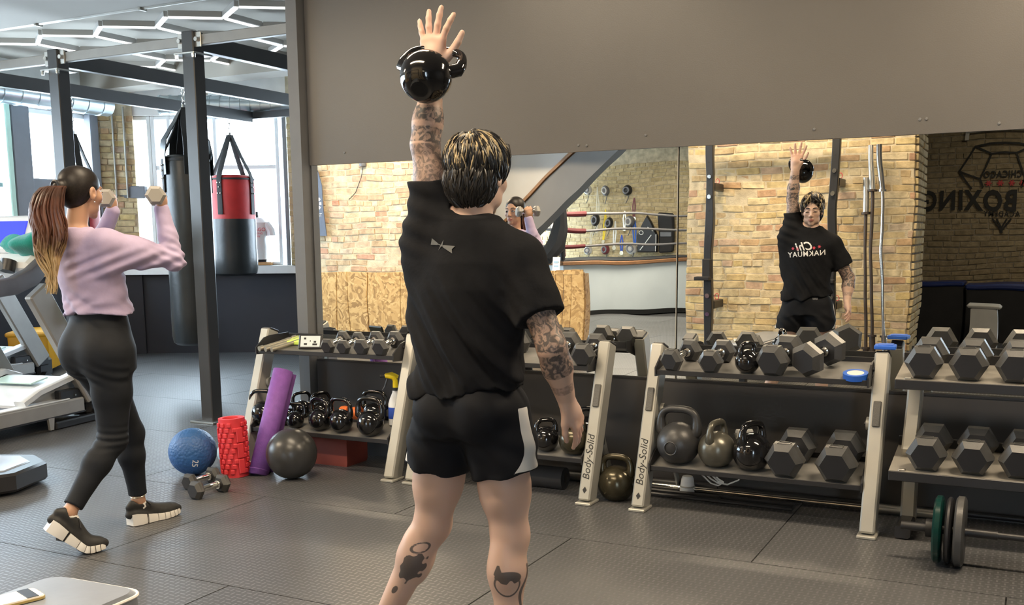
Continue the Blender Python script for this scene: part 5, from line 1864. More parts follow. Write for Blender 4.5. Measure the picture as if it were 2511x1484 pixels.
def add_head(S, f, fem=False):
    s = f.s
    E = lambda c, r, k=.012, op='u': S.ell(f.p(*c), np.array(r) * s, k, op, rot=f.R)
    E((0, -.012, .030), (.073, .092, .080))
    E((0, .028, -.018), (.060 if not fem else .056, .060, .082), .02)
    E((0, .034, -.072), (.049 if not fem else .040, .044, .036), .02)
    E((0, .066, -.100), (.018, .014, .016), .018)
    for sx in (-1, 1):
        E((sx * .043, .052, -.022), (.020, .020, .020), .02)
        E((sx * .046, .018, -.070), (.014, .026, .022), .025) if not fem else None
        E((sx * .031, .099, .003), (.017, .016, .009), .008, 's')
        E((sx * .031, .0745, .000), (.0155, .012, .0085), .004)
        E((sx * .076, -.006, -.010), (.008, .019, .031), .006)
        E((sx * .080, -.004, -.006), (.004, .010, .018), .003, 's')
        E((sx * .0115, .093, -.036), (.008, .009, .007), .006)
        S.cap(f.p(sx * .014, .084, .021), f.p(sx * .046, .070, .022), .008 * s, .006 * s, .010)
    S.cap(f.p(0, .083, .010), f.p(0, .103, -.030), .0075 * s, .0115 * s, .010)
    E((0, .082, -.0625), (.021, .010, .0055), .004)
    E((0, .081, -.0735), (.018, .010, .0065), .004)
    E((0, .094, -.068), (.022, .006, .0012), .002, 's')


def head_tone(V, f, base, lips, brow, T, fem=False):
    L = f.loc(V) / f.s ** 2
    x, y, z = L[:, 0], L[:, 1], L[:, 2]
    front = y > .045
    def mixc(mask, col):
        T[:] = T * (1 - mask[:, None]) + np.array(col)[None] * mask[:, None]
    ax_ = np.abs(x)
    lipm = np.clip(1.3 - np.sqrt((x / .021) ** 2 + ((z + .068) / .010) ** 2), 0, 1) * (y > .07)
    mixc(np.clip(lipm * 2.2, 0, .85), lips)
    mouth = np.clip(1.4 - np.sqrt((x / .020) ** 2 + ((z + .068) / .0022) ** 2), 0, 1) * (y > .07)
    mixc(np.clip(mouth, 0, .8), (.12, .035, .03))
    arch = .0265 - 2.2 * (ax_ - .030) ** 2 * 3
    bm = np.clip(1.25 - np.sqrt(((ax_ - .031) / .019) ** 2 + ((z - arch) / (.0045 if not fem else .0034)) ** 2), 0, 1) * (y > .05)
    mixc(np.clip(bm * 2.2, 0, .9), brow)
    zl = -.0035 - 4.0 * (ax_ - .031) ** 2 * 2
    em = np.clip(1.3 - np.sqrt(((ax_ - .031) / .0155) ** 2 + ((z - zl - (.003 if fem else 0)) / (.0050 if fem else .0024)) ** 2), 0, 1) * (y > .06)
    mixc(np.clip(em * 2.6, 0, .95), (.015, .010, .008))
    ch = np.clip(1 - np.sqrt(((ax_ - .042) / .026) ** 2 + ((z + .030) / .024) ** 2), 0, 1) * (y > .03)
    mixc(ch * .25, (base[0] * 1.0, base[1] * .74, base[2] * .68))
    return T


def add_hand(S, wrist, fdir, pnorm, side, curls, spread=1.0, thumb=(.55, .5), s=1.0, tcurl=.5):
    """fdir finger direction, pnorm palm normal; side=+1 puts the thumb towards fdir x pnorm"""
    w = np.array(wrist, float)
    f = np.array(fdir, float); f /= np.linalg.norm(f)
    n = np.array(pnorm, float); n -= f * (n @ f); n /= np.linalg.norm(n)
    t = np.cross(f, n) * side
    lens = [.074, .082, .077, .060]
    offs = [.030, .010, -.010, -.028]
    for i in range(4):
        base = w + f * (.088 - .004 * abs(i - 1.3)) * s + t * offs[i] * s
        S.cap(w + f * .012 * s + t * offs[i] * .55 * s, base, .0155 * s, .0125 * s, .016)
        a = curls[i] if hasattr(curls, '__len__') else curls
        d = f + t * (offs[i] * 7.5 * spread)
        d /= np.linalg.norm(d)
        p = base
        L = lens[i] * s
        ang = 0
        rr_ = [.0098, .0090, .0082, .0070]
        for k, fr in enumerate((.45, .31, .24)):
            ang += a * (.8, 1.0, .7)[k]
            dd_ = d * math.cos(ang) + n * math.sin(ang)
            q = p + dd_ * L * fr
            S.cap(p, q, rr_[k] * s * (1.0, 1.03, 1.0, .92)[i], rr_[k + 1] * s * (1.0, 1.03, 1.0, .92)[i], .004)
            p = q
    S.ell(w + f * .045 * s + n * .004 * s, (.028 * s,) * 3, .02)
    tb = w + f * .022 * s + t * .026 * s + n * .006 * s
    td = f * thumb[0] + t * thumb[1] + n * .25
    td /= np.linalg.norm(td)
    p1 = tb + td * .040 * s
    S.cap(w + f * .012 * s + t * .012 * s, p1, .017 * s, .0125 * s, .012)
    d2 = td * math.cos(tcurl * .5) + (f * .7 - t * .5 + n * .3) * math.sin(tcurl * .5)
    d2 /= np.linalg.norm(d2)
    p2 = p1 + d2 * .032 * s
    S.cap(p1, p2, .0118 * s, .0100 * s, .004)
    d3 = d2 * math.cos(tcurl * .6) + (f * .8 - t * .5) * math.sin(tcurl * .6)
    d3 /= np.linalg.norm(d3)
    S.cap(p2, p2 + d3 * .026 * s, .0100 * s, .0078 * s, .004)


def project_text(me, bvh, origin, xd, yd, toward, off=.0025):
    """lay a flat text mesh (in its XY) on a surface by casting along 'toward'"""
    xd, yd, toward = Vector(xd), Vector(yd), Vector(toward).normalized()
    bm = bmesh.new()
    bm.from_mesh(me)
    bmesh.ops.triangulate(bm, faces=bm.faces)
    for _ in range(1):
        bmesh.ops.subdivide_edges(bm, edges=[e for e in bm.edges if e.calc_length() > .012], cuts=1)
    for v in bm.verts:
        p = Vector(origin) + xd * v.co.x + yd * v.co.y
        hit, nrm_, _, _ = bvh.ray_cast(p - toward * .5, toward, 1.0)
        if hit is not None:
            v.co = hit - toward * (off + v.co.z)
        else:
            v.co = p
    bm.to_mesh(me)
    bm.free()
    me.update()
    return me


def face_parts(f, parent, fem=False):
    """eyes, lash lines and brows as fine parts of the figure"""
    s = f.s
    mbw, mbi, mbl, mbb = MB(), MB(), MB(), MB()
    for sx in (-1, 1):
        if fem:
            mbw.ell(f.p(sx * .031, .0815, .000), (.0125, .0045, .0046), 12, 8)
            mbi.ell(f.p(sx * .031, .0845, .000), (.0048, .0026, .0046), 10, 6)
        zo = .004 if fem else -.0015
        mbl.tube([f.p(sx * (.031 + dx), .0862 - 18 * dx * dx - (.004 if sx * dx > .01 else 0), zo + .002 - 14 * dx * dx) for dx in (-.015, -.008, 0, .008, .015)], [.0009, .0018, .0021, .0018, .0009], n=6)
        mbb.tube([f.p(sx * x, y, z) for x, y, z in ((.013, .0905, .0245), (.024, .0885, .0275), (.036, .0815, .0280), (.047, .0725, .0245))], [.0030, .0034, .0028, .0012] if not fem else [.0018, .0024, .0020, .0009], n=6)
    if fem:
        mbw.build('eye_white', mat('eye_white', (.62, .60, .58), .3), parent)
        mbi.build('iris', mat('iris_dark', (.012, .008, .006), .2), parent)
    mbl.build('lash_line', mat('lash', (.012, .009, .008), .6), parent)
    mbb.build('eyebrow', mat('brow_hair', (.018, .013, .011), .7), parent)


def hair_locks(f, n, seed, rmul, zmin, length, pick, cen=(0, -.018, .040), rad=(.086, .106, .088), crown=(0, -.055, .115), r0=.0065, front=True):
    """tapered locks that flow over the skull away from the crown"""
    rng = random.Random(seed)
    mb = MB()
    s = f.s
    cen, rad, crown = np.array(cen), np.array(rad), np.array(crown)
    made = 0
    tries = 0
    while made < n and tries < n * 30:
        tries += 1
        th, u = rng.uniform(0, 2 * math.pi), rng.uniform(-1, 1)
        d = np.array([math.sqrt(1 - u * u) * math.cos(th), math.sqrt(1 - u * u) * math.sin(th), u])
        p = cen + rad * d
        if not pick(p, rng): continue
        g = p - crown
        nn = d / rad; nn /= np.linalg.norm(nn)
        g = g - nn * (g @ nn)
        if np.linalg.norm(g) < 1e-4: continue
        g /= np.linalg.norm(g)
        side = np.cross(nn, g)
        g = g + side * rng.uniform(-.4, .4) + np.array([0, 0, -.25])
        g = g - nn * (g @ nn); g /= np.linalg.norm(g)
        L = length * rng.uniform(.7, 1.3)
        pts, rr_ = [], []
        cur = p.copy()
        lift = rng.uniform(.0, .35)
        for k in range(6):
            q = k / 5
            pts.append(Vector(f.o + f.M @ (cur + nn * (.004 + lift * .02 * math.sin(q * 2.6)))))
            rr_.append(s * r0 * rmul * (.75 + .5 * math.sin(math.pi * min(1, q * 1.3))) * (1.0 if q < .6 else 1.02 - q) + .0006)
            g2 = g + side * .12 * math.sin(k * 1.3 + made)
            cur = cur + g2 * L / 5
            dd_ = (cur - cen) / rad
            dl = np.linalg.norm(dd_)
            if dl < 1.02: cur = cen + rad * dd_ / dl * 1.02
            else: cur = cur - nn * .0015
            nn = ((cur - cen) / rad ** 2); nn /= np.linalg.norm(nn)
            g = g - nn * (g @ nn); g /= np.linalg.norm(g)
        mb.tube(pts, rr_, n=5)
        made += 1
    return mb

# ------------------------------------------------------------------ the lifter
MAN = thing('person', 'person in black shirt and shorts seen from behind, raising a kettlebell overhead', 'person', (-1.57, 2.79, 0))
MO = np.array([-1.57, 2.79, 0])
P_ = lambda *a: np.array(a, float) - MO
hf = head_frame(P_(-1.552, 2.815, 1.594), R(-7), R(-7), 0, 1.0)
S = SDF((-.50, -.32, -.01), (.46, .36, 2.14), .0048, fine={2: [(-.0, -.0, .004), (.72, .98, .0040), (1.46, 1.72, .0036), (1.90, 2.13, .0038)]})
nk = P_(-1.556, 2.785, 1.44)
LS, LE, LW = P_(-1.705, 2.785, 1.46), P_(-1.722, 2.775, 1.695), P_(-1.706, 2.806, 1.908)
RS, RE, RW = P_(-1.404, 2.79, 1.340), P_(-1.275, 2.745, 1.075), P_(-1.268, 2.835, .905)
# trunk
S.column([(.86, -.015, 0, .155, .105), (1.0, -.01, 0, .140, .095), (1.2, -.004, 0, .150, .10), (1.36, -.005, 0, .138, .088), (1.44, .01, -.005, .07, .06)], .03)
S.cap(nk, hf.p(0, -.022, -.07), .058, .054, .02)
S.cap(nk + np.array([0, 0, -.02]), LS, .06, .062, .03)
S.cap(nk + np.array([0, 0, -.03]), RS, .048, .052, .03)
# raised left arm
S.cap(LS, LE, .054, .043, .02)
S.ell((LS + LE) / 2 + np.array([.01, -.006, .0]), (.046, .048, .085), .02)
S.cap(LE, LE + (LW - LE) * .35, .044, .046, .02)
S.cap(LE + (LW - LE) * .3, LW, .045, .030, .02)
S.cap(LW - (LW - LE) * .12, LW + np.array([0, 0, .02]), .030, .027, .012, flat=((0, 1, 0), 1.25))
add_hand(S, LW + np.array([0, 0, .004]), (.06, -.10, 1), (.1, 1, .05), -1, [.16, .10, .12, .10], spread=1.9, thumb=(.80, .62), s=1.15, tcurl=.3)
# lowered right arm
S.cap(RS, RE, .055, .043, .02)
S.ell(RS * .55 + RE * .45 + np.array([.004, 0, 0]), (.049, .050, .08), .02)
S.cap(RE, RE + (RW - RE) * .35, .043, .045, .02)
S.cap(RE + (RW - RE) * .3, RW, .045, .028, .02)
add_hand(S, RW, (.26, .42, -.86), (-.88, .05, -.2), -1, [.30, .34, .40, .46], spread=.7, thumb=(.8, .45), s=1.0, tcurl=.6)
# legs
LH, LK, LAk = P_(-1.665, 2.79, .86), P_(-1.735, 2.79, .47), P_(-1.925, 2.74, .085)
RH, RK, RAk = P_(-1.490, 2.79, .86), P_(-1.452, 2.80, .465), P_(-1.445, 2.76, .085)
for H_, K_, A_, ox in ((LH, LK, LAk, -1), (RH, RK, RAk, 1)):
    S.cap(H_, K_ + (H_ - K_) * .35, .092, .079, .03)
    S.cap(K_ + (H_ - K_) * .4, K_, .078, .058, .03)
    S.ell(K_ + np.array([0, .012, 0]), (.052, .05, .06), .02)
    cf = K_ + (A_ - K_) * .30
    S.cap(K_, cf + np.array([0, -.008, 0]), .055, .057, .03)
    S.ell(cf + np.array([.010 * -ox, -.018, .01]), (.050, .052, .095), .025)
    S.cap(cf, A_, .054, .036, .03)
    S.cap(A_, A_ + np.array([0, .10, -.045]), .036, .028, .02)
add_head(S, hf)
V, F = S.mesh(1)
base = np.array([.55, .375, .295])
T = np.tile(base, (len(V), 1))
rngn = np.random.RandomState(3)
# redder knees, elbows, hands
for (p, r_) in ((LW + np.array([0, 0, .12]), .10), (RW + np.array([.03, .05, -.10]), .09), (RK, .07), (LK, .07)):
    d = np.linalg.norm(V - p, axis=1)
    T = T * (1 - .35 * np.clip(1 - d / r_, 0, 1)[:, None]) + np.array([.62, .30, .22]) * .35 * np.clip(1 - d / r_, 0, 1)[:, None]
T = head_tone(V, hf, base, (.44, .17, .14), (.03, .02, .016), T)
ink = np.zeros((len(V), 3))
def seg_t(a, b):
    ab = b - a
    t = ((V - a) @ ab) / (ab @ ab)
    d = np.linalg.norm(V - a - np.clip(t, 0, 1)[:, None] * ab, axis=1)
    return t, d
t, d = seg_t(LS, LE)
m1 = ((t > .30) & (t < 1.02) & (d < .075) & (V[:, 2] < LE[2])).astype(float)
t2, d2 = seg_t(LE, LW)
band = ((t2 >= 0) & (d2 < .065)) * (np.where((t2 < .22), .9, np.where((t2 > .30) & (t2 < .52), .95, np.where((t2 > .66) & (t2 < .80), .8, .25))))
ink[:, 0] = np.maximum(m1 * .75, band * (t2 < .95))
ink[:, 1] = ((t2 > .02) & (t2 < .20) & (d2 < .065)) * .48 + ((t2 > .33) & (t2 < .50) & (d2 < .065)) * .50
t, d = seg_t(RS, RE)
m2 = ((t > .35) & (d < .075) & (V[:, 2] > RE[2] - .01)) * .9
t2, d2 = seg_t(RE, RW)
m3 = ((t2 >= 0) & (t2 < .42) & (d2 < .065) & (V[:, 2] < RS[2])) * .9 + ((t2 > .62) & (t2 < .78) & (d2 < .06)) * .45
ink[:, 0] = np.maximum(ink[:, 0], np.maximum(m2, m3))
# calf tattoos, drawn on the back of each calf
def calf(K_, A_, cz, fn):
    t, d = seg_t(K_, A_)
    ax_ = K_ + np.clip(t, 0, 1)[:, None] * (A_ - K_)
    q = V - ax_
    ang = np.arctan2(q[:, 0], -q[:, 1])            # 0 = straight back, + = right
    u = (ang - .42) * .055
    v = V[:, 2] - cz
    ok = (d < .085) & (t > 0.0) & (t < 1.0)
    return np.where(ok, fn(u, v), 0.0)
soft = lambda d: np.clip(.5 + d / .009, 0, 1)          # d in metres, positive inside
def owl(u, v):
    rad = np.sqrt((u / .028) ** 2 + (v / .050) ** 2)
    blob = soft((1 - rad) * .030 + .005 * np.sin(u * 260) + .004 * np.sin(v * 190 + 1))
    top = soft(.0032 - np.abs(np.sqrt(u ** 2 + ((v - .070) * 1.2) ** 2) - .020))
    tail = soft((1 - np.sqrt(((u + .018) / .010) ** 2 + ((v + .085) / .014) ** 2)) * .011)
    return np.maximum(blob, np.maximum(top, tail))
def head_ring(u, v):
    ring = soft(.0030 - np.abs(np.sqrt(u ** 2 + (v + .004) ** 2) - .036))
    blob = soft(np.minimum((1 - np.sqrt(((u - .002) / .036) ** 2 + ((v - .022) / .021) ** 2)) * .022, v - .004 - .010 * np.sin(u * 180)))
    ear = soft(np.minimum(.010 - (v - .038) * .3 - np.abs(u + .024), np.minimum(v - .03, .062 - v)))
    line = soft(np.minimum(.008 - np.abs(u - .060 - .012 * np.sin(v * 40)), .055 - v))
    return np.maximum(np.maximum(blob, ear), np.maximum(ring, line))
ink[:, 1] = np.maximum(ink[:, 1], calf(LK, LAk, .335, owl))
ink[:, 1] = np.maximum(ink[:, 1], calf(RK, RAk, .325, head_ring))
me = np_mesh('body', V, F, skin_mat('skin_light'))
set_attr(me, 'tone', T)
set_attr(me, 'ink', ink)
link('body', me, MAN)

face_parts(hf, MAN)
# shirt
MT['tee'] = mat('black_cotton', (.010, .0105, .0125), rough=.9, spec=.15, noise=.15, nscale=25, bump=.10, bscale=90)
Q = SDF((-.36, -.26, .84), (.40, .27, 1.70), .005)
Q.column([(.915, -.022, -.006, .195, .142), (1.0, -.018, -.004, .184, .135), (1.12, -.010, -.002, .184, .133), (1.25, -.006, 0, .190, .138), (1.33, -.012, -.002, .178, .125), (1.40, -.012, -.006, .13, .095), (1.455, .004, -.006, .080, .075)], .04)
Q.cap(nk + np.array([.04, -.004, -.035]), RS + np.array([.0, 0, -.005]), .072, .076, .04)
Q.cap(RS, RS + (RE - RS) * .62, .074, .078, .03)
Q.cap(nk + np.array([-.03, -.004, -.03]), LS + np.array([.01, 0, -.02]), .074, .082, .05)
Q.cap(LS + np.array([.01, 0, -.10]), LS + (LE - LS) * .50, .088, .066, .04)
Q.cap(P_(-1.74, 2.79, 1.38), P_(-1.735, 2.785, 1.12), .075, .05, .06)
Q.clip(lambda x, y, z: ((nk[0] + .004 - x) * 0 + (z - 1.462 - .10 * (y - nk[1]) * -1.0)) * 0 - 1)
# neck and cuff openings: cut planes
d_ = (LE - LS) / np.linalg.norm(LE - LS); c_ = LS + (LE - LS) * .52
Q.clip(lambda x, y, z: np.minimum((x - c_[0]) * d_[0] + (y - c_[1]) * d_[1] + (z - c_[2]) * d_[2], -(x - P_(-1.625, 0, 0)[0])))
e_ = (RE - RS) / np.linalg.norm(RE - RS); ce = RS + (RE - RS) * .66
Q.clip(lambda x, y, z: np.minimum((x - ce[0]) * e_[0] + (y - ce[1]) * e_[1] + (z - ce[2]) * e_[2], (x - P_(-1.395, 0, 0)[0])))
Q.clip(lambda x, y, z: np.minimum(z - (1.478 - .35 * (y - nk[1])), .075 - np.sqrt((x - nk[0]) ** 2 + (y - nk[1]) ** 2)))
Q.clip(lambda x, y, z: (.925 + .018 * np.sin(x * 14) - z) + 0 * y)
def folds(x, y, z):
    u = z + 1.05 * x
    msk = np.clip((1.32 - z) / .25, 0, 1) * np.clip((z - .88) / .08, 0, 1)
    w = np.sin(u * 34 + 2.2 * np.sin(x * 9) + .6) ** 3 * .0120 + np.sin(u * 61 + 3 * z) * .0030
    up = np.clip((z - 1.28) / .12, 0, 1) * np.clip((-.02 - x) / .1, 0, 1)
    w2 = np.sin((z + .35 * x) * 95 + y * 8) * .004 * up
    hem = np.clip((1.0 - z) / .08, 0, 1) * np.sin(np.arctan2(y, x) * 6 + 1) * .010
    return w * msk * (1 + .5 * np.sign(-y)) * .8 + w2 + hem
Q.warp(folds)
V2, F2 = Q.mesh(1)
me = np_mesh('shirt', V2, F2, MT['tee'])
shirt = link('shirt', me, MAN)
bvh = BVHTree.FromPolygons([tuple(v) for v in V2], [tuple(int(i) for i in f_) for f_ in F2])
MT['print_grey'] = mat('grey_print', (.12, .125, .125), .6)
MT['starred'] = mat('star_red', (.62, .06, .10), .6)
cz = 1.285
xd = Vector((-1, 0, -.10))
yd = Vector((-.10, 0, 1))
o0 = Vector(P_(-1.575, 2.79, cz))
for s_, sz, ox, oz, bold, shear in (('NAKMUAY', .054, 0, -.022, .0007, 0), ('Chi', .082, .005, .032, .0018, .35)):
    tm = project_text(text_mesh(s_, sz, 'chest_print', MT['print_w'], ext=0, bold=bold, shear=shear, spacing=1.12), bvh, o0 + xd * ox + yd * oz, xd, yd, (0, -1, 0))
    link('chest_print', tm, shirt)
for ox, oz in ((-.100, .024), (-.062, .018), (.064, .020), (.100, .026)):
    sm = MB()
    pts = []
    for k in range(12):
        rr_ = .014 if k % 2 == 0 else .006
        pts.append((rr_ * math.cos(k * math.pi / 6), rr_ * math.sin(k * math.pi / 6), 0))
    sm.add(pts + [(0, 0, 0)], [(k, (k + 1) % 12, 12) for k in range(12)])
    me = sm.mesh('chest_star', MT['starred'], 0)
    link('chest_star', project_text(me, bvh, o0 + xd * ox + yd * oz, xd, yd, (0, -1, 0)), shirt)
# small worn print between the shoulder blades
ob_ = Vector(P_(-1.612, 2.66, 1.382))
xd, yd = Vector((.96, 0, -.28)), Vector((.28, 0, .96))
pm = MB()
def quad(pts): pm.add([(a * .82, b * .82, 0) for a, b in pts], [tuple(range(len(pts)))])
quad([(-.052, -.012), (-.020, -.004), (-.020, .003), (-.052, .013)])
quad([(.006, -.004), (.056, -.014), (.048, 0), (.056, .014), (.006, .004)])
quad([(-.010, -.022), (-.006, -.002), (0, .022), (.003, .002), (.010, 0), (-.002, -.004)])
quad([(-.020, -.0015), (.008, -.0015), (.008, .0015), (-.020, .0015)])
link('back_print', project_text(pm.mesh('back_print', MT['print_grey'], 0), bvh, ob_, xd, yd, (0, 1, 0)), shirt)

# shorts with a white side panel
MT['shorts'] = mat('black_nylon', (.009, .010, .013), rough=.75, bump=.06, bscale=60, spec=.15)
n_, l_ = nt(MT['shorts'])
pa = n_.new('ShaderNodeAttribute'); pa.attribute_name = 'panel'
gt = n_.new('ShaderNodeMath'); gt.operation = 'GREATER_THAN'; gt.inputs[1].default_value = .5
l_.new(pa.outputs['Fac'], gt.inputs[0])
mx_ = n_.new('ShaderNodeMix'); mx_.data_type = 'RGBA'
mx_.inputs[6].default_value = (.009, .010, .013, 1); mx_.inputs[7].default_value = (.62, .62, .60, 1)
l_.new(gt.outputs[0], mx_.inputs[0]); l_.new(mx_.outputs[2], n_['Principled BSDF'].inputs['Base Color'])
MT['panel'] = mat('white_nylon', (.66, .66, .64), rough=.6)
Z = SDF((-.32, -.24, .60), (.30, .24, 1.0), .0045)
Z.column([(.80, -.01, 0, .185, .135), (.90, -.012, 0, .172, .124), (.955, -.012, 0, .150, .106)], .03)
Z.ell(P_(-1.64, 2.70, .86), (.09, .07, .09), .03)
Z.ell(P_(-1.51, 2.70, .86), (.09, .07, .09), .03)
for H_, K_, s_ in ((LH, LK, -1), (RH, RK, 1)):
    Z.cap(H_, H_ + (K_ - H_) * .30, .108, .110, .03)
    Z.cap(H_ + (K_ - H_) * .25 + np.array([s_ * .006, 0, 0]), H_ + (K_ - H_) * .66 + np.array([s_ * .012, -.004, 0]), .108, .106, .03)
Z.clip(lambda x, y, z: (.652 + .030 * np.clip(np.abs(x + .01) / .2, 0, 1) ** 2 + .016 * np.clip(y / .1, -1, 1) * 0 - z) + 0 * y)
Z.warp(lambda x, y, z: .004 * np.sin(x * 60 + 5 * np.sin(z * 16)) * np.clip((.85 - z) / .1, 0, 1) + .006 * np.sin(z * 38 + x * 22) * np.clip((z - .80) / .1, 0, 1) * (y < 0))
V3, F3 = Z.mesh(1)
pan = np.full(len(V3), -1.0)
for H_, K_, s_ in ((RH, RK, 1), (LH, LK, -1)):
    tt = (H_[2] - V3[:, 2]) / (H_[2] - K_[2])
    ax_ = H_ + np.clip(tt, 0, 1)[:, None] * (K_ - H_)
    a = np.arctan2((V3[:, 1] - ax_[:, 1]), (V3[:, 0] - ax_[:, 0]) * s_)      # 0 = outwards, -pi/2 = back
    z = V3[:, 2]
    fl_ = np.clip((.745 - z) / .09, 0, 1) ** 1.6
    g = np.minimum((a + .42 + .75 * fl_), (.04 + 1.0 * fl_ - a)) * .10
    g = np.minimum(g, np.minimum(.885 - z, (z - (.660 + .030 * np.clip(np.abs(V3[:, 0] + .01) / .2, 0, 1) ** 2))))
    g = np.where((V3[:, 0] - (LH[0] + RH[0]) / 2) * s_ > .04, g, -1)
    pan = np.maximum(pan, g)
pan = np.clip(.5 + pan * 40, 0, 1)
me = np_mesh('shorts', V3, F3, MT['shorts'])
set_attr(me, 'panel', np.stack([pan] * 3, 1))
so = link('shorts', me, MAN)
MB().tube([P_(-1.582 + .152 * math.cos(a), 2.79 + .108 * math.sin(a), .950) for a in [k * math.pi / 14 for k in range(28)]], 1, n=8, closed=True, flat=(.016, .006), up=(0, 0, 1)).build('waistband', MT['shorts'], so)
bz = BVHTree.FromPolygons([tuple(v) for v in V3], [tuple(int(i) for i in f_) for f_ in F3])
link('hip_print', project_text(text_mesh('//////', .022, 'hip_print', MT['print_w'], ext=0), bz, Vector(P_(-1.50, 2.79, .925)), Vector((-1, 0, 0)), Vector((0, 0, 1)), (0, -1, 0)), so)

# hair: dark cap, dark locks, bleached locks
MT['hair_d'] = mat('hair_dark', (.010, .008, .007), rough=.42, noise=.3, nscale=90)
MT['hair_b'] = mat('hair_bleached', (.46, .36, .21), rough=.45, noise=.35, nscale=60)
Hh = SDF(hf.o - .17, hf.o + .19, .004)
Ee = lambda c, r, k=.01, op='u': Hh.ell(hf.p(*c), r, k, op, rot=hf.R)
Ee((0, -.020, .042), (.084, .104, .084))
Ee((0, -.046, -.020), (.074, .066, .082), .03)
Ee((0, .104, -.030), (.068, .070, .112), .012, 's')
for sx in (-1, 1):
    Ee((sx * .085, .010, -.050), (.026, .040, .052), .012, 's')
    Ee((sx * .082, -.006, -.012), (.016, .022, .034), .006, 's')
Hh.warp(lambda x, y, z: .003 * np.sin((x - hf.o[0]) * 130 + 3 * np.sin((z - hf.o[2]) * 50)) * np.sin((y - hf.o[1]) * 90 + 1))
V4, F4 = Hh.mesh(1)
hr = link('hair', np_mesh('hair', V4, F4, MT['hair_d']), MAN)
hair_locks(hf, 1000, 3, .42, -.08, .075, lambda p, g: (p[1] < .030 and p[2] > -.085 and not (p[2] < .03 and p[1] > .02) and not (abs(p[0]) > .068 and p[2] < .01))).build('dark_locks', MT['hair_d'], hr, 60)
hair_locks(hf, 330, 9, .30, .02, .080, lambda p, g: (p[2] > .048 and p[1] < .028 and g.random() < (.30 + (p[2] - .04) * 9))).build('bleached_locks', MT['hair_b'], hr, 60)
hair_locks(hf, 500, 21, .45, -.1, .075, lambda p, g: (p[1] < .0 and p[2] > -.075 and p[2] < .03), cen=(0, -.046, -.018), rad=(.077, .069, .086), crown=(0, -.03, .4)).build('nape_locks', MT['hair_d'], hr, 60)
# parted fringe at the front
fr = MB()
for k in range(22):
    sx = -1 if k % 2 else 1
    q = (k // 2) / 10
    a = [(sx * (.004 + .02 * q) - .012, .050, .122 - .01 * q), (sx * (.024 + .028 * q) - .010, .082, .104), (sx * (.046 + .024 * q) - .004, .082 - .02 * q, .078 - .012 * q), (sx * (.060 + .020 * q), .066 - .03 * q, .052 - .02 * q)]
    fr.slot = 1 if k in (1, 7, 13) else 0
    fr.tube([hf.p(*p) for p in a], [.006, .008, .006, .0015], n=6)
fr.build('fringe', [MT['hair_d'], MT['hair_b']], hr, 60)

# shoes (below the frame, seen from a step aside)
MT['shoe_b'] = mat('shoe_black', (.018, .018, .018), .6, noise=.2, nscale=40)
MT['sole_w'] = mat('sole_white', (.72, .70, .66), .55, noise=.05)


